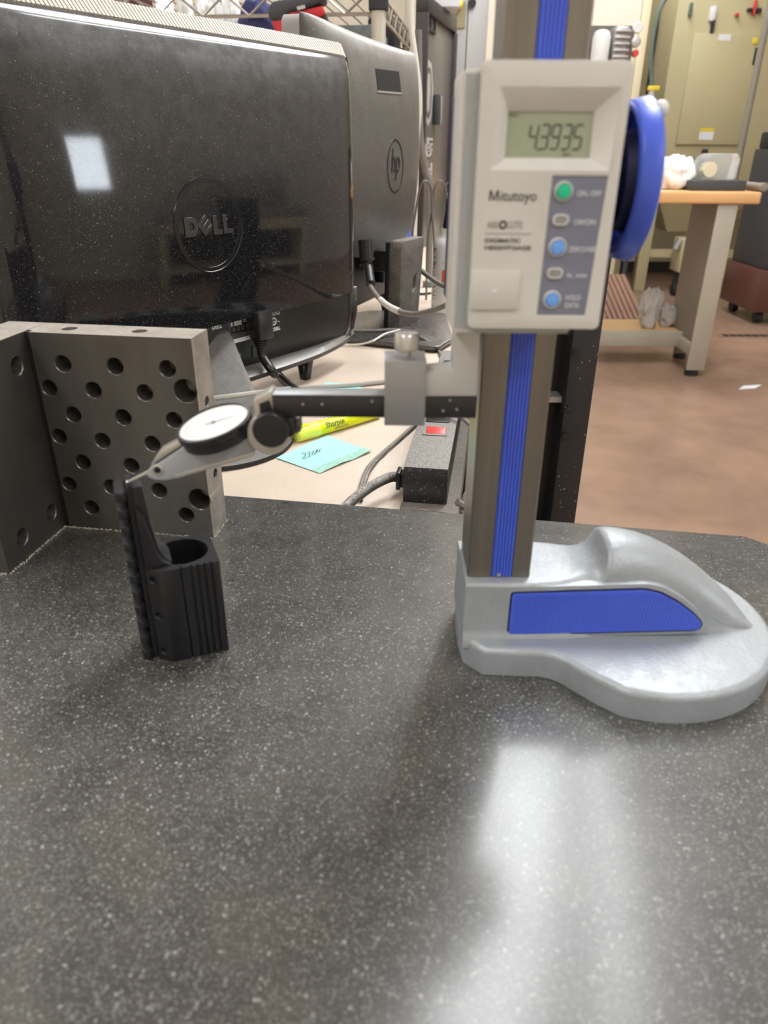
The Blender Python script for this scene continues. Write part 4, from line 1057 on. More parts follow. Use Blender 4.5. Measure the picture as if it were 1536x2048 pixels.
obj('base_pad', prism(B(), [((V(p.x, p.y, 0)-V(.03, 1.42, 0))*.985+V(.03, 1.42, 0))[:2] for p in bp], DZ+.0004, DZ+.0046), M['rubber'], t, world=True)
# labelled power lead of the grey monitor
lead = thing('power_lead', 'dark grey power lead with a wrap-round paper tag behind the clamp knob', 'cable', T(PY(735, 520, 1.30)))
pl = [PY(732, 498, 1.335), PY(735, 535, 1.325), PY(738, 565, 1.30), PY(752, 590, 1.25), PY(780, 614, 1.19), PY(820, 628, 1.14), PY(860, 622, 1.10), PY(905, 604, 1.06), PY(950, 575, 1.04)]
obj('cord', tube(B(), pl, .0042, 10), M['greycable'], lead, world=True)
obj('plug', join([tube(B(), [PY(730, 480, 1.335), PY(733, 522, 1.33)], .0125, 10, 0), tube(B(), [PY(733, 522, 1.33), PY(735, 526, 1.33)], .0150, 10, 0), tube(B(), [PY(735, 526, 1.33), PY(741, 568, 1.29)], .0088, 10, 0)]), M['satinblack'], lead, world=True)
tg = catmull(pl, 8)[27:37]
obj('paper_tag', tube(B(), tg, .0052, 10, 0), M['whitecable'], lead, world=True)
bm = B()
for k in range(14):
    i = k*(len(tg)-2)/14; p = tg[int(i)].lerp(tg[int(i)+1], i-int(i)); box(bm, p+V(0, -.0050, .002), (.0014, .0006, .0030))
obj('tag_print', bm, M['ink'], lead, world=True, smooth=False)
# cables and cable tie on the desk between the monitors
cable('thin_cable', 'thin grey cable lying on the desk just below the glossy monitor corner', [PZ(640, 640, DZ+.016), PZ(668, 656, DZ+.016), PZ(700, 661, DZ+.016), PZ(750, 661, DZ+.016), PZ(800, 660, DZ+.016), PZ(842, 675, DZ+.016), PZ(872, 696, DZ+.0040), PZ(884, 715, DZ+.004), PZ(886, 745, DZ+.004)], .0028, M['greycable'])
tie = thing('cable_tie', 'curled white cable tie on the desk left of the clamp knob', 'cable tie', T(PZ(680, 690, DZ)))
obj('strap', tube(B(), [PZ(646, 707, DZ+.010), PZ(632, 706, DZ+.008), PZ(628, 697, DZ+.006), PZ(645, 690, DZ+.004), PZ(680, 689, DZ+.004), PZ(715, 689, DZ+.0045), PZ(745, 682, DZ+.014), PZ(770, 668, DZ+.019), PZ(800, 660, DZ+.022)], .0020, 6), M['whitecable'], tie, world=True)
obj('tie_head', box2(B(), PZ(681, 689, DZ+.002)-V(.004, .003, .003), PZ(681, 689, DZ+.002)+V(.004, .003, .006)), M['whitecable'], tie, world=True, bevel=.0008)
# looped thin wires standing behind
lw = []
for k, (x0, xt, x1, yt) in enumerate(((824, 851, 868, 362), (856, 880, 905, 362), (880, 901, 915, 366))):
    yy = 1.72+.02*k
    lw += [PY(x0, 480, yy), PY(x0+8, 420, yy), PY(xt-11, 376, yy), PY(xt, yt, yy), PY(xt+11, 378, yy+.01), PY(x1-4, 430, yy+.015), PY(x1, 486, yy+.02)]
for k in range(3):
    p = lw[7*k:7*k+7]; p = [V(p[0].x, p[0].y, DZ+.004)]+p+[V(p[-1].x+.002, p[-1].y, DZ+.004)]
    cable('looped_wire', ('thin dark wire arching up beside the grey monitor edge', 'thin dark wire arch, middle of the three loops', 'thin dark wire arch around the black bottle nozzle')[k], p, .0024, M['greycable'], 'wire', group='wire loops behind the stand')
# black plug and lead right of the stand
cable('thin_cable', 'grey lead coming out past the stand slot toward the display head', [PY(842, 541, 1.56), PY(862, 556, 1.50), PY(884, 570, 1.44), PY(905, 574, 1.40)], .0052, M['greycable'])
cable('thin_cable', 'thin black cable on the desk behind the stand upright', [PZ(742, 583, DZ+.003), PZ(770, 588, DZ+.003), PZ(842, 588, DZ+.003), PZ(866, 585, DZ+.003)], .003, M['blackcable'])
single('usb_adapter', box2(B(), PZ(855, 574, DZ+.0005)-V(.012, .008, 0), PZ(855, 574, DZ+.0005)+V(.012, .010, .014)), M['greybox'], 'small grey-green adapter lying on the desk left of the bottle', 'adapter', PZ(855, 574, DZ), bevel=.001)
single('marker_pen', tube(B(), [PZ(748, 578, DZ+.009), PZ(776, 572, DZ+.009)], .008, 12, 0), M['satinblack'], 'short black marker lying behind the upright stand', 'marker', PZ(760, 576, DZ))
# blue item and white box behind the far monitor
single('blue_canister', cyl(B(), (PY(797, 470, 1.86).x, 1.86, DZ+.001), (PY(797, 470, 1.86).x, 1.86, .13), .030, n=24), M['blue'], 'blue canister half hidden behind the grey monitor bottom edge', 'canister', (PY(797, 470, 1.86).x, 1.86, DZ), bevel=.003)
# spray bottle
bc_ = V(.1350, 1.625, DZ); 
t = thing('spray_bottle', 'white bottle with printed label and black nozzle brush, half hidden by the display head', 'bottle', T(bc_))
obj('body', lathe(B(), [(.0006, .0330), (.004, .0345), (.135, .0345), (.146, .0330), (.155, .0255)], 40), M['bottle'], t)
obj('neck', lathe(B(), [(.1545, .0262), (.159, .0225), (.169, .0205), (.1722, .0195)], 32), M['bottleneck'], t)
obj('nozzle_brush', lathe(B(), [(.172, .0150), (.178, .0150), (.200, .0120), (.228, .0090), (.230, .0060)], 20), M['blackcloth'], t)
obj('nozzle_ferrule', lathe(B(), [(.2295, .0085), (.240, .0085), (.242, .0078)], 20), M['bright'], t)
obj('nozzle_tip', lathe(B(), [(.2415, .0095), (.254, .0095), (.258, .0080)], 20), M['darkpanel'], t)
bm = B(); bm2 = B()
def wrap_print(bmx, az0, az1, z0, z1, r=.03475):
    n = max(2, int((az1-az0)/.06)); pv_ = None
    for i in range(n+1):
        a = az0+(az1-az0)*i/n; c = (r*math.cos(a), r*math.sin(a)); cur = [bmx.verts.new((c[0], c[1], z)) for z in (z0, z1)]
        if pv_: bmx.faces.new((pv_[0], cur[0], cur[1], pv_[1]))
        pv_ = cur
A0 = math.radians(197)
rnd = random.Random(4)
z = .128
while z > .012:
    if rnd.random() < .86: wrap_print(bm, A0, A0+rnd.uniform(.12, .42), z, z+rnd.choice((.0012, .002)))
    z -= rnd.choice((.0034, .0042, .0055))
obj('label_print', bm, M['ink'], t, smooth=False)
wrap_print(bm2, math.radians(243), math.radians(262), .066, .092)
obj('label_block', bm2, M['orange'], t, smooth=False)
for a0, s, z, sz in ((math.radians(241), 'O', .100, .020),):
    b = text_bm(s, sz, T((.0348*math.cos(a0), .0348*math.sin(a0), z)) @ RZ(a0+PI/2+.25) @ RX(PI/2), extrude=.0003, shear=.2)
    obj('lettering', b, M['ink'], t, smooth=False)
wrap_print(b3 := B(), A0, A0+.3, .131, .134); obj('label_heading', b3, M['brownred'], t, smooth=False)
# cables hanging in the gap right of the power strip
gap = [[PSM @ V(PW+.020, .13, .030), PSM @ V(PW+.050, .10, .004), PSM @ V(PW+.052, .05, -.018), PSM @ V(PW+.030, .012, -.010), PSM @ V(PW+.010, .004, .004)],
       [PSM @ V(PW+.045, .20, .030), PSM @ V(PW+.052, .11, -.008), PSM @ V(PW+.034, .050, -.012), PSM @ V(PW+.022, .020, -.050), PSM @ V(PW+.020, .005, -.130)],
       [PSM @ V(PW+.028, .16, .020), PSM @ V(PW+.040, .09, -.010), PSM @ V(PW+.018, .050, -.010), PSM @ V(PW+.016, .012, -.055), PSM @ V(PW+.014, .000, -.140)]]
for k, p in enumerate(gap):
    cable('hanging_cable', ('grey cable curling round the front end of the power strip', 'outer black cable drooping in the gap beside the desk edge', 'inner black cable drooping in the gap beside the desk edge')[k], p, (.0042, .0036, .0040)[k], M['greycable' if k == 0 else 'cable'])
cable('thin_cable', 'thin grey cable looping off the back of the power strip over the desk edge', [PSM @ V(.012, .150, PH+.004), PSM @ V(.030, .155, PH+.008), PSM @ V(PW+.010, .128, PH+.006), PSM @ V(PW+.040, .085, PH-.006)], .0026, M['greycable'])

# ================================================================ black equipment rack right of the desk
t = thing('equipment_rack', 'black steel rack upright with side panel standing behind the gauge column', 'rack', T((.24, 1.0, FZ)))
rx1 = PY(1171, 850, 1.0).x; rx0 = PY(1135, 850, 1.0).x
obj('upright', bx((rx0-.012, .985, FZ+.0005), (rx1, 1.03, .20)), M['blacksteel'], t, world=True, bevel=.002)
obj('side_panel', bx((.1625, 1.0305, FZ+.0005), (rx1-.004, 1.045, .20)), M['satinblack'], t, world=True)
obj('gap_backing', bx((.0, 1.0305, FZ+.0005), (.1395, 1.045, -.0855)), M['satinblack'], t, world=True)  # black backing added so the cable gap beside the desk stays dark
obj('left_upright', bx((.140, .985, FZ+.0005), (.162, 1.05, -.02)), M['blacksteel'], t, world=True, bevel=.002)
cz = PY(1110, 797, 1.0).z
obj('shelf_bracket', prism(B(), [(.1625, 1.0), (rx0-.013, 1.0), (rx0-.013, 1.029), (.1625, 1.029)], cz-.006, cz+.002, [circle(rx0-.024, 1.013, .004, 12), circle(rx0-.058, 1.013, .004, 12)]), M['bracket'], t, world=True)
obj('bottom_rail', bx((.1625, .99, -.30), (rx0-.013, 1.029, -.275)), M['bracket'], t, world=True)
for z in (-.255, -.10, -.06, .02):
    obj('bolt', cyl(B(), (rx0-.006, .9848, z), (rx0-.006, .980, z), .0045, n=8), M['blacksteel'], t, world=True)

# ================================================================ panel with stickers behind the monitors
pa, pb = V(.120, 2.745, 0), V(.240, 3.16, 0); pdir = (pb-pa).normalized(); pnl = (pb-pa).length
PNM = frame(V(pa.x, pa.y, DZ), pdir, V(-pdir.y, pdir.x, 0))
t = thing('partition_panel', 'tall brown-grey panel with dark top bar and stickers receding behind the monitors', 'panel', PNM)
PT = .66-DZ
obj('sheet', bx((0, 0, .001), (pnl, .02, PT)), M['graypanel'], t, bevel=.002)
obj('top_bar', bx((-.01, -.012, PT), (pnl+.02, .032, PT+.045)), M['darkpanel'], t, bevel=.003)
obj('end_post', bx((pnl, -.014, .001), (pnl+.035, .034, PT)), M['darkpanel'], t, bevel=.003)
obj('near_post', bx((-.02, -.014, .001), (-.0005, .034, PT)), M['darkpanel'], t, bevel=.003)
def pn_on(px, py):
    n_ = V(pdir.y, -pdir.x, 0); p_ = PNM.translation; r = ray(px, py); return PNM.inverted() @ (CAM+r*((p_-CAM).dot(n_)/r.dot(n_)))
ol = [pn_on(*p) for p in ((847, 180), (851, 128), (857, 120), (863, 128), (866, 180), (862, 238), (856, 253), (850, 240))]
stk = obj('oval_sticker', prism(B(), [(p.x, p.z) for p in ol], .0002, .0012, M=FRONT), M['sticker'], t)
cx2 = sum(p.x for p in ol)/8; cz2 = sum(p.z for p in ol)/8
obj('sticker_print', prism(B(), [(cx2+(p.x-cx2)*.66, cz2+(p.z-cz2)*.8) for p in ol], .0013, .0016, [[(cx2+(p.x-cx2)*.42, cz2+(p.z-cz2)*.62) for p in ol]], M=FRONT), M['graypanel'], stk)
c0 = pn_on(868, 218)
obj('clip', join([bx((c0.x-.02, -.022, c0.z-.050), (c0.x+.016, -.002, c0.z+.045))]), M['darkgrey'], t, bevel=.004)
obj('clip_face', bx((c0.x+.0, -.026, c0.z-.046), (c0.x+.018, -.0222, c0.z+.040)), M['bracket'], t, bevel=.003)
for s, (px, py) in (('B', (857, 300)), ('E', (859, 288)), ('H', (858, 338))):
    q = pn_on(px, py)
    obj('lettering', text_bm(s, .055, T((q.x-.05, -.002, q.z-.02)) @ RX(PI/2), extrude=.001, fit=.09, bold=.002), M['sticker'], t, smooth=False)
q = pn_on(861, 42); obj('socket_plate', prism(B(), [(q.x-.08, q.z-.03), (q.x+.06, q.z-.03), (q.x+.06, q.z+.03), (q.x-.08, q.z+.03)], .0002, .006, [[(q.x-.066, q.z-.02), (q.x-.016, q.z-.02), (q.x-.016, q.z+.02), (q.x-.066, q.z+.02)], [(q.x+.0, q.z-.02), (q.x+.048, q.z-.02), (q.x+.048, q.z+.02), (q.x+.0, q.z+.02)]], M=FRONT), M['rubber'], t)
# white cable hanging down past the grey monitor
yy = 2.0
wc = [PY(822, -40, yy), PY(821, 30, yy), PY(824, 70, yy), PY(832, 130, yy), PY(838, 185, yy), PY(838, 225, yy), PY(834, 265, yy), PY(832, 330, yy)]
wc.append(V(wc[-1].x, yy+.02, DZ+.006))
cable('white_cable', 'thick white cable hanging down at the right edge of the grey monitor', wc, .0072, M['whitecable'])
yy = 2.05
bcab = [PY(838, 200, yy), PY(841, 280, yy), PY(851, 340, yy), PY(860, 380, yy)]; bcab = [PY(836, 60, yy)]+bcab+[V(bcab[-1].x+.004, yy, DZ+.008)]
cable('black_cable', 'thick black cable hanging behind the white cable', bcab, .0090, M['greycable'])
# wooden bench box and paper far behind, between panel and display head
bb = PZ(868, 425, DZ)
single('paper_tray', box2(B(), V(.20, 2.05, DZ+.0005), V(.42, 2.40, DZ+.045)), M['white'], 'low white tray on the desk behind the bottle', 'tray', (.3, 2.2, DZ), bevel=.004)
# shelf pocket with papers beyond the panel
q0, q1 = PY(900, 110, 3.6), PY(912, 110, 3.6)
t = thing('wall_cabinet', 'pale grey steel cabinet with a small dark shelf opening beyond the panel', 'cabinet', T((q1.x+.2, 3.9, FZ)))
cw0, cw1 = PY(896, 60, 3.7).x, PY(976, 60, 3.7).x
obj('cabinet_body', bx((cw0, 3.72, FZ+.001), (cw1, 4.2, 1.7)), M['bracket'], t, world=True, bevel=.004)
z0, z1 = PY(900, 55, 3.7).z, PY(900, 2, 3.7).z
obj('shelf_opening', bx((cw0+.01, 3.712, z0), (PY(930, 60, 3.7).x, 3.7195, z1)), M['cabinetdark'], t, world=True)
obj('yellow_cap', ball(B(), PY(917, 8, 3.69), .02, 12), M['tapeyellow'], t, world=True)
obj('door_lock', cyl(B(), PY(945, 6, 3.7195), PY(945, 6, 3.70), .016, n=12), M['darkpanel'], t, world=True)
obj('door_seam', bx((PY(934, 60, 3.7).x, 3.7185, FZ+.1), (PY(936, 60, 3.7).x, 3.7199, 1.6)), M['darkgrey'], t, world=True)
# white bound papers on top of the panel
q = PNM @ V(pnl*.55, .01, PT+.046)
single('paper_stack', box2(B(), q-V(.05, .03, 0), q+V(.07, .10, .28)), M['white'], 'white binder standing on the panel top bar', 'binder', q, bevel=.004)

# ================================================================ wire rack with tools behind the monitors
WRM = T((PY(757, 40, 1.95).x, 1.95, FZ)) @ RZ(DESKROT)
t = thing('wire_rack', 'chrome wire shelving rack with a pale round post behind the monitors', 'shelving rack', WRM)
def W(z): return z-FZ
RL, RD = 1.05, .62
for x, y in ((0, 0), (-RL, 0), (0, RD), (-RL, RD)):
    p = obj('post', cyl(B(), (x, y, .001), (x, y, W(1.35)), .0165, n=20), M['post'], t)
    for z in (.452, .560): obj('post_collar', lathe(B(), [(W(z)-.012, .020), (W(z)-.010, .0225), (W(z)+.010, .0225), (W(z)+.012, .020)], 20, T((x, y, 0))), M['rubber' if z > .5 else 'chrome'], p)
for sz in (.452, .585):
    s = B()
    yf = -.13 if sz < .5 else 0
    for y in (yf, RD):
        for dz in (0, -.042): tube(s, [(-RL, y, W(sz+dz)), (0, y, W(sz+dz))], .0042, 6, 0)
        zz = []
        for k in range(19): zz.append(V(-RL+.02+k*(RL-.04)/18, y, W(sz)-(.042 if k % 2 else 0)))
        tube(s, zz, .0034, 6, 0)
    for x in (0, -RL):
        for dz in (0, -.042): tube(s, [(x, yf, W(sz+dz)), (x, RD, W(sz+dz))], .0042, 6, 0)
        zz = [V(x, .02+k*(RD-.04)/12, W(sz)-(.042 if k % 2 else 0)) for k in range(13)]; tube(s, zz, .0034, 6, 0)
    so = obj('wire_shelf', s, M['chrome'], t)
    for k in range(1, 26): 
        obj('shelf_wire', tube(B(), [(-RL+k*RL/26, yf, W(sz)+.004), (-RL+k*RL/26, RD, W(sz)+.004)], .0022, 5, 0), M['chrome'], so)
SH = .452+.0065
# power tool on the lower shelf
yy = 1.868
def TQ(px, py): p = PY(px, py, yy); return (p.x, p.z)
PTb = V(PY(590, 50, yy).x, yy+.03, SH)
t = thing('power_tool', 'red and black cordless tool lying on the wire shelf above the monitors', 'power tool', T(PTb))
grip = [TQ(*p) for p in ((548, 42), (538, 38), (535, 15), (545, 3), (600, -8), (650, -18), (652, 2), (620, 14), (575, 26), (566, 40))]
obj('rubber_body', prism(B(), grip, -(yy+.06), -(yy-.005), M=FRONT), M['toolblack'], t, world=True, bevel=.008, seg=3)
obj('battery_shell', prism(B(), [TQ(*p) for p in ((541, 40), (568, 34), (578, 62), (590, 106), (560, 106), (548, 56))], -(yy+.055), -(yy+.0), M=FRONT), M['toolred'], t, world=True, bevel=.005)
obj('red_shell', prism(B(), [TQ(*p) for p in ((572, 26), (600, 20), (646, 10), (650, 28), (640, 34), (610, 34), (600, 30), (580, 32))], -(yy+.055), -(yy+.0), M=FRONT), M['toolred'], t, world=True, bevel=.004)
obj('label_plate', prism(B(), [TQ(*p) for p in ((594, 15), (610, 11), (612, 18), (596, 22))], -yy+.006, -yy+.010, M=FRONT), M['sticker'], t, world=True)
obj('nose', prism(B(), [TQ(*p) for p in ((636, 34), (652, 24), (656, 44), (640, 42))], -(yy+.05), -(yy+.01), M=FRONT), M['toolblack'], t, world=True, bevel=.003)
obj('support_leg', prism(B(), [TQ(*p) for p in ((600, 30), (640, 34), (640, 70), (600, 70))], -(yy+.05), -(yy+.02), M=FRONT), M['toolblack'], t, world=True, bevel=.003)
# boxes, bin, cloth, bags
def rk(x, y, z): return WRM @ V(x, y, W(z))
def crate(name, m, label, cat, x0, x1, y0, y1, z0, z1, bev=.004):
    b = bx((x0, y0, W(z0)), (x1, y1, W(z1)), WRM); return single(name, b, m, label, cat, WRM @ V((x0+x1)/2, (y0+y1)/2, W(z0)), bevel=bev)
crate('storage_bin', M['greybox'], 'grey-green plastic bin on the wire shelf right of the power tool', 'bin', -.21, -.035, .16, .40, SH, .545)
crate('storage_bin', M['bracket'], 'pale grey plastic bin at the back of the wire shelf behind the clear bags', 'bin', -.62, -.40, .25, .55, SH, .535)
crate('cardboard_box', M['cardboard'], 'tan cardboard box at the back right end of the wire shelf', 'box', -.36, -.115, .44, .58, SH, .535)
def lump(name, m, label, cat, c, s, seed=1, amp=.18, n=24, **k):
    b = B(); bmesh.ops.create_icosphere(b, subdivisions=4, radius=1)
    from mathutils import noise as nz_
    for v in b.verts:
        d = nz_.fractal(v.co*1.6+V(seed*7.3, seed, 0), .8, 2.1, 4); d2 = abs(nz_.noise(v.co*3.1+V(0, seed*3.3, 1)))
        v.co *= 1+amp*d-amp*.9*d2
    zmin = min(v.co.z for v in b.verts)
    for v in b.verts: v.co.z = max(v.co.z, zmin*.72)
    zmin = min(v.co.z for v in b.verts)
    Mx = T(Vector(c)) @ Matrix.Diagonal((s[0], s[1], s[2], 1)) @ T((0, 0, -zmin))
    b.transform(Mx); return single(name, b, m, label, cat, Vector(c), sharp=70, **k)
lump('cloth_bundle', M['navycloth'], 'navy blue cloth bundle on the wire shelf left of the power tool', 'cloth', rk(-.298, .06, SH), (.046, .06, .075), 3)
for k, (x, y) in enumerate(((-.475, .06), (-.44, .09), (-.405, .06), (-.372, .09))):
    lump('plastic_bag', M['bag'], ('clear plastic bag at the far left of the wire shelf', 'second clear plastic bag from the left on the wire shelf', 'third clear plastic bag from the left on the wire shelf', 'clear plastic bag next to the navy cloth bundle')[k], 'bag', rk(x, y, SH), (.024, .034, .085), 10+k, .22, group='clear bags on the wire shelf')
crate('black_case', M['blackcloth'], 'black case standing at the right end of the wire shelf', 'case', -.095, -.02, .42, .57, SH, .60, .01)

# ================================================================ far right: workbench
t = thing('workbench', 'steel workbench with a thick maple top and grey-beige legs at right', 'workbench', T((1.0, 4.0, FZ)))
TX1 = 1.753; TZ0, TZ1 = .0563, .1085; TY0, TY1 = 3.67, 4.36
obj('bench_top', bx((-.05, TY0, TZ0), (TX1, TY1, TZ1)), M['bench'], t, world=True, bevel=.008, seg=3)
LX0, LX1 = 1.565, 1.658
def leg(x0, x1, y0, y1, m='benchleg'):
    o = obj('leg', prism(B(), [(x0, y0), (x1, y0), (x1, y1), (x1-.012, y1), (x1-.012, y0+.012), (x0, y0+.012)], FZ+.035, TZ0-.0005), M[m], t, world=True, bevel=.002)
    obj('levelling_foot', cyl(B(), ((x0+x1)/2, (y0+y1)/2, FZ+.0008), ((x0+x1)/2, (y0+y1)/2, FZ+.036), .034, n=18), M['rubber'], o, world=True)
leg(LX0, LX1, TY0+.012, TY0+.10); leg(LX0+.06, LX1+.07, 4.03, 4.12, 'benchdark')
obj('end_panel', bx((LX1-.055, TY0+.03, FZ+.17), (LX1-.045, 4.10, TZ0-.001)), M['benchdark'], t, world=True)
obj('foot_rail', bx((LX0+.02, TY0+.02, FZ+.10), (LX0+.075, 4.08, FZ+.16)), M['benchleg'], t, world=True, bevel=.003)
leg(.05, .14, TY0+.012, TY0+.10); leg(.05, .14, 4.03, 4.12, 'benchdark')
obj('foot_rail', bx((.07, TY0+.02, FZ+.10), (.125, 4.08, FZ+.16)), M['benchleg'], t, world=True, bevel=.003)
rz = PY(1280, 675, 3.92).z
obj('shelf_rail', bx((.126, 3.90, rz-.045), (LX0+.07, 3.94, rz+.035)), M['benchleg'], t, world=True, bevel=.004)
obj('lower_shelf', bx((.126, 3.9405, rz+.0), (LX0+.06, 4.25, rz+.03)), M['shelfboard'], t, world=True)
SHZ = rz+.0305
# things on the bench shelf
lump('plastic_bag', M['greybag'], 'tall crumpled translucent bag standing on the bench lower shelf', 'bag', (PY(1296, 650, 4.02).x, 4.02, SHZ), (.066, .05, .125), 21, .3)
lump('plastic_bag', M['greybag'], 'small crumpled translucent bag beside the bench leg on the lower shelf', 'bag', (PY(1337, 655, 4.02).x, 4.07, SHZ), (.050, .05, .065), 25, .3)
# things on the bench top
lump('paper_towels', M['bag'], 'heap of crumpled white paper towels on the maple bench top', 'paper', (PY(1346, 372, 3.9).x, 3.90, TZ1+.0005), (.088, .08, .088), 31, .22)
lump('paper_towels', M['bag'], 'smaller white crumpled paper at the left behind the towel heap', 'paper', (PY(1335, 372, 4.1).x, 4.18, TZ1+.0005), (.08, .08, .09), 33, .25)
fx0, fx1 = PY(1379, 376, 3.78).x, PY(1488, 376, 3.78).x
single('flat_case', bx((fx0, 3.76, TZ1+.0005), (fx1, 4.02, TZ1+.045)), M['darkgrey'], 'flat charcoal case lying on the maple bench top', 'case', (fx0, 3.9, TZ1), bevel=.004)
cz_ = TZ1+.0455
cx0, cx1 = PY(1396, 350, 3.88).x, PY(1468, 350, 3.88).x
t = thing('plastic_tub', 'clear plastic box with a paper roll inside on the charcoal case', 'box', T(((cx0+cx1)/2, 3.88, cz_)))
obj('tub', prism(B(), [(cx0, cz_), (cx1-.01, cz_), (cx1, cz_+.09), (cx1-.02, cz_+.115), (cx0+.03, cz_+.115), (cx0, cz_+.09)], -3.97, -3.83, M=FRONT), M['clear'], t, world=True, bevel=.012, seg=3)
rx_ = PY(1420, 345, 3.82)
obj('paper_roll', lathe(B(), [(0, .016), (0, .033), (.05, .033), (.05, .016)], 28, T((rx_.x, 3.872, cz_+.045)) @ RX(PI/2)), M['machine'], t, world=True)
ga, gb_ = PY(1488, 352, 3.95), PY(1532, 380, 3.72)
ga = V(ga.x, 3.95, TZ1+.02); gb_ = V(gb_.x-.02, 3.72, TZ1+.02)
single('torch', join([cyl(B(), ga, gb_, .0185, .017, 18), cyl(B(), gb_, gb_+(gb_-ga)*.10, .0195, n=18)]), M['benchdark'], 'grey tubular torch lying at the right corner of the bench top', 'torch', gb_, bevel=.002)
# pallet boards on the floor behind the shelf
t = thing('floor_grate', 'red-brown slatted board leaning behind the bench lower shelf', 'board', T((PY(1230, 600, 4.9).x, 4.9, FZ)))
for k in range(9):
    x = PY(1200+k*11, 630, 4.7).x
    obj('slat', prism(B(), [(4.6, FZ+.03), (4.66, FZ+.001), (5.35, FZ+.25), (5.30, FZ+.28)], x, x+.028, M=RIGHT), M['brown'], t, world=True, bevel=.002)
obj('cross_rail', bx((PY(1195, 640, 4.6).x, 4.66, FZ+.001), (PY(1300, 640, 4.6).x, 4.72, FZ+.03)), M['brown'], t, world=True)

# ================================================================ far right: khaki cabinet with door, hopper and legs
t = thing('blast_cabinet', 'tall khaki-beige enamel cabinet with a bottom-hinged door and hopper below', 'machine', T((2.6, 6.6, FZ)))
KX0, KX1, KY = 2.10, 3.25, 6.3
obj('cabinet_body', bx((KX0, KY, .06), (KX1, 7.1, 1.75)), M['cabinet'], t, world=True, bevel=.012)
kd = obj('door', bx((2.243, KY-.022, .330), (2.735, KY-.0005, 1.055)), M['cabinet'], t, world=True, bevel=.008)
obj('door_latch', bx((2.46, KY-.035, .250), (2.50, KY-.001, .300)), M['rubber'], t, world=True, bevel=.004)
obj('lower_seam', bx((2.243, KY-.010, .225), (2.72, KY-.0005, .243)), M['cabinetdark'], t, world=True)
obj('warning_label', bx((2.412, KY-.0235, .365), (2.520, KY-.0222, .420)), M['white'], kd, world=True)
obj('warning_label', bx((2.412, KY-.0235, .4205), (2.520, KY-.0222, .445)), M['tapeyellow'], kd, world=True)
obj('white_label', bx((2.425, KY-.0235, 1.012), (2.515, KY-.0222, 1.050)), M['white'], kd, world=True)
for x0, z0, x1, z1, m in ((2.18, 1.16, 2.20, 1.24, 'hose'), (2.335, 1.13, 2.375, 1.22, 'white'), (2.36, 1.06, 2.38, 1.14, 'rubber'), (2.52, 1.16, 2.545, 1.18, 'red'), (2.64, 1.17, 2.66, 1.26, 'red'), (2.60, 1.19, 2.635, 1.21, 'rubber'), (2.67, 1.18, 2.70, 1.21, 'rubber'), (2.68, .99, 2.72, 1.03, 'tapeyellow'), (2.71, .86, 2.735, .97, 'rubber')):
    obj('fitting', bx((x0, KY-.03, z0), (x1, KY-.0005, z1)), M[m], t, world=True, bevel=.004)
bm = B()
ht = [(KX0+.04, KY+.02), (KX1-.04, KY+.02), (KX1-.04, 7.0), (KX0+.04, 7.0)]; hb_ = [(2.37, 6.50), (2.62, 6.50), (2.62, 6.75), (2.37, 6.75)]
v1 = [bm.verts.new((x, y, .0595)) for x, y in ht]; v2 = [bm.verts.new((x, y, -.32)) for x, y in hb_]
for i in range(4): bm.faces.new((v1[i], v1[(i+1) % 4], v2[(i+1) % 4], v2[i]))
bm.faces.new(v2); bm.faces.new(v1); bmesh.ops.recalc_face_normals(bm, faces=bm.faces[:])
obj('hopper', bm, M['cabinet'], t, world=True)
obj('hopper_rim', bx((KX0-.01, KY-.03, .005), (KX1+.01, KY-.0005, .059)), M['cabinet'], t, world=True, bevel=.004)
for x, y in ((KX0, KY), (KX1-.11, KY), (KX0, 7.0), (KX1-.11, 7.0)):
    obj('leg', bx((x, y+.001, FZ+.0008), (x+.09, y+.09, .0595)), M['cabinet'], t, world=True, bevel=.004)
obj('leg_brace', bx((KX0+.09, KY+.02, FZ+.27), (KX1-.11, KY+.06, FZ+.33)), M['cabinet'], t, world=True)
hx0, hx1 = PY(1346, 545, 6.1).x, PY(1388, 480, 6.1).x
t = thing('dust_bin', 'small khaki collecting bin on black castors beneath the hopper', 'bin', T(((hx0+hx1)/2, 6.1, FZ)))
obj('bin_body', bx((hx0, 6.0, PY(1360, 545, 6.0).z), (hx1+.04, 6.2, PY(1360, 478, 6.0).z)), M['cabinet'], t, world=True, bevel=.006)
obj('bin_valve', join([cyl(B(), (hx0-.03, 6.05, PY(1330, 500, 6.0).z), (hx0+.0, 6.05, PY(1330, 480, 6.0).z), .03, n=14)]), M['bracket'], t, world=True)
for x in (hx0+.03, hx1):
    obj('castor', join([cyl(B(), (x-.015, 6.1, FZ+.052), (x+.015, 6.1, FZ+.052), .051, n=18), bx((x-.02, 6.08, FZ+.052), (x+.02, 6.12, PY(1360, 545, 6.0).z))]), M['rubber'], t, world=True, bevel=.003)
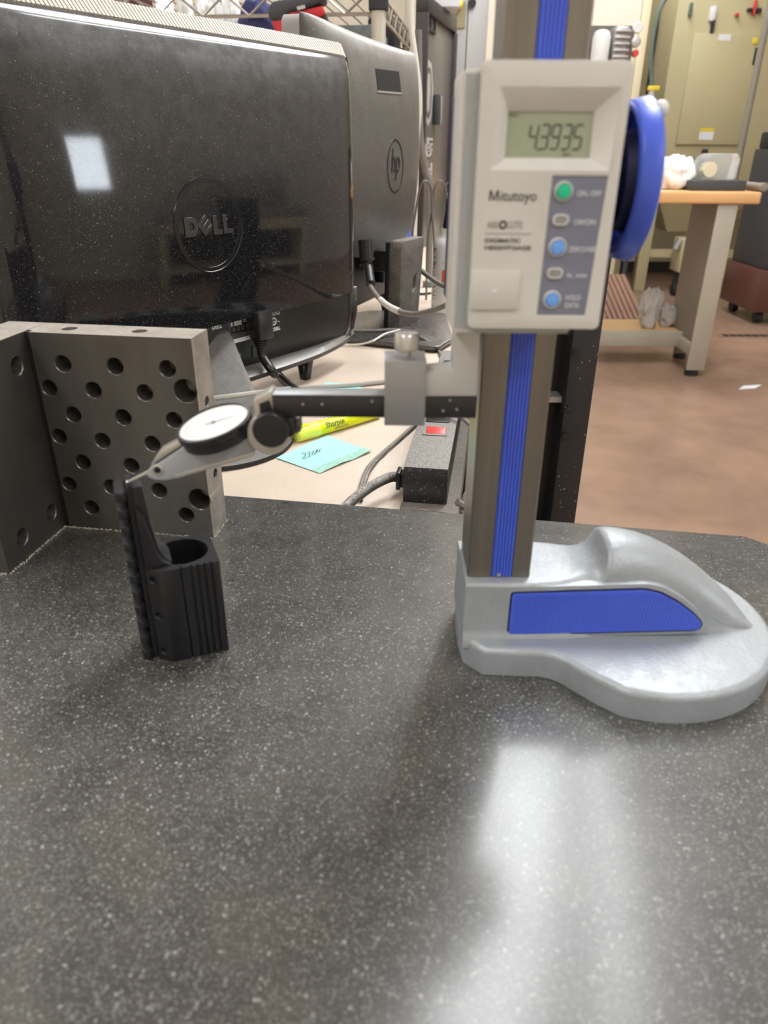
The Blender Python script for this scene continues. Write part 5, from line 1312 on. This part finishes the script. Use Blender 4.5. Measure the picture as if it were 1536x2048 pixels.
# cream machine side with filter unit, gauge and hose
t = thing('cream_machine', 'tall cream machine housing beyond the display head', 'machine', T((1.5, 6.2, FZ)))
mx0, mx1 = PY(1185, 60, 6.8).x, PY(1318, 60, 6.8).x
obj('housing', bx((PY(1185, 60, 6.0).x-.8, 6.0, FZ+.001), (PY(1278, 60, 6.0).x, 6.5, 1.9)), M['wall'], t, world=True, bevel=.01)
obj('corner_post', bx((PY(1279, 60, 6.0).x, 5.99, FZ+.001), (PY(1296, 60, 6.0).x, 6.5, 1.9)), M['machine'], t, world=True, bevel=.005)
obj('frame_side', bx((PY(1297, 60, 6.0).x, 6.1, FZ+.001), (PY(1318, 60, 6.0).x, 6.5, .75)), M['cabinetdark'], t, world=True)
yy = 5.2
def UQ(px, py): p = PY(px, py, yy); return p
fb_ = thing('motor_unit', 'grey finned motor with white fittings on a shelf above the display head', 'motor', T(UQ(1245, 118)))
a, b = UQ(1224, 118), UQ(1262, 52)
obj('motor_body', bx((a.x, yy, a.z-.05), (b.x, yy+.14, b.z)), M['bracket'], fb_, world=True, bevel=.015, seg=3)
for k in range(6):
    z = b.z-.02-k*.033; obj('cooling_fin', bx((a.x-.004, yy-.022, z-.012), (b.x+.002, yy-.0005, z)), M['sticker'], fb_, world=True, bevel=.003)
p = UQ(1208, 80); obj('white_reservoir', lathe(B(), [(-.15, .05), (-.10, .055), (.02, .055), (.05, .045), (.06, .02)], 24, T((p.x, yy+.06, p.z))), M['dial'], fb_, world=True)
p = UQ(1276, 55); obj('gauge_dial', lathe(B(), [(0, .030), (.02, .030), (.024, .026)], 24, T((p.x, yy+.02, p.z)) @ RX(PI/2)), M['dial'], fb_, world=True)
p = UQ(1270, 85); obj('valve_body', lathe(B(), [(0, .028), (.03, .028), (.034, .02)], 20, T((p.x, yy+.0, p.z)) @ RX(PI/2)), M['sticker'], fb_, world=True)
p = UQ(1268, 108); obj('red_knob', lathe(B(), [(0, .020), (.03, .018)], 16, T((p.x, yy-.01, p.z)) @ RX(PI/2)), M['red'], fb_, world=True)
obj('back_plate', bx((UQ(1185, 60).x, yy+.141, UQ(1245, 118).z-.05), (UQ(1283, 60).x, yy+.16, UQ(1245, 44).z)), M['graypanel'], fb_, world=True)
obj('support_post', bx((UQ(1225, 60).x, yy+.161, FZ+.001), (UQ(1255, 60).x, yy+.2, UQ(1245, 60).z)), M['benchdark'], fb_, world=True)
yy = 5.9
cable('air_hose', 'thin green-grey hose arching down the front of the cream machine', [PY(1352, -30, yy), PY(1335, -8, yy), PY(1318, 22, yy), PY(1308, 65, yy), PY(1302, 115, yy), PY(1303, 150, yy), V(PY(1303, 190, yy).x, yy, PY(1303, 190, yy).z)], .014, M['hose'], 'hose')
p = PY(1303, 188, yy)
hv = thing('hose_valve', 'yellow and red valve at the lower end of the green-grey hose', 'valve', T(p))
obj('yellow_lever', bx((p.x-.03, yy-.02, p.z+.02), (p.x+.045, yy+.02, p.z+.05)), M['tapeyellow'], hv, world=True, bevel=.004)
obj('valve_body', cyl(B(), (p.x, yy, p.z-.03), (p.x, yy, p.z+.02), .022, n=14), M['sticker'], hv, world=True)
obj('red_cap', cyl(B(), (p.x-.004, yy, p.z-.075), (p.x-.002, yy, p.z-.0305), .026, n=14), M['red'], hv, world=True)
obj('drop_pipe', cyl(B(), (p.x-.004, yy, FZ+.001), (p.x-.004, yy, p.z-.0755), .016, n=12), M['darkgrey'], hv, world=True)
# dark sheet added for the shade between cream machine and cabinet
dx0, dx1 = PY(1318, 100, 6.5), PY(1346, 100, 6.5)
t = thing('dark_gap', 'added dark curtain in the gap left of the khaki cabinet', 'backing', T((dx0.x+.1, 6.7, FZ)))
obj('backing', prism(B(), [(dx0.x-.03, FZ+.001), (KX0-.012, FZ+.001), (KX0-.012, PY(1345, 18, 6.5).z), (dx0.x+.02, PY(1322, 45, 6.5).z)], -6.72, -6.66, M=FRONT), M['rubber'], t, world=True, bevel=.01)
# dark grey pole standing right of the cabinet door
p0_ = PY(1474, 335, 5.3)
single('pole', cyl(B(), (p0_.x, 5.3, FZ+.001), (p0_.x, 5.3, 1.7), .021, n=16), M['benchdark'], 'grey pole standing in front of the khaki cabinet', 'pole', (p0_.x, 5.3, FZ))
t = thing('tool_cart', 'dark grey cart with red-brown base at the right edge behind the bench', 'cart', T((2.9, 5.0, FZ)))
tx = PY(1548, 450, 5.0).x
obj('cart_body', bx((tx, 5.0, -.42), (tx+.7, 5.5, .30)), M['darkgrey'], t, world=True, bevel=.01)
obj('cart_base', bx((tx-.02, 4.98, FZ+.08), (tx+.72, 5.52, -.4205)), M['doorred'], t, world=True, bevel=.01)
obj('cart_top_tray', bx((tx+.0, 5.02, .3005), (tx+.68, 5.45, .40)), M['rubber'], t, world=True, bevel=.01)
for x in (tx+.06, tx+.6):
    for y in (5.06, 5.44): obj('castor', cyl(B(), (x-.02, y, FZ+.041), (x+.02, y, FZ+.041), .040, n=16), M['rubber'], t, world=True)
# floor joint with dark gaps
t = thing('floor_grating', 'narrow dark slotted drain strip across the floor at right', 'drain', T((2.4, 4.62, FZ)))
ga_ = PZ(1436, 672, FZ); gb2 = PZ(1640, 680, FZ)
obj('frame', bx((ga_.x, ga_.y-.05, FZ+.0005), (gb2.x, ga_.y+.05, FZ+.004)), M['floor'], t, world=True)
for k in range(24):
    x = ga_.x+.03+k*.048
    if x > gb2.x-.05: break
    obj('slot', bx((x, ga_.y-.028, FZ+.0042), (x+.034, ga_.y+.028, FZ+.006)), M['hole'], t, world=True)
p = PZ(1500, 776, FZ)
single('paper_scrap', prism(B(), [(p.x-.07, p.y-.03), (p.x+.02, p.y-.01), (p.x+.08, p.y+.05), (p.x-.02, p.y+.03)], FZ+.0008, FZ+.003), M['white'], 'small white scrap of paper on the floor near the bench leg', 'scrap', p)
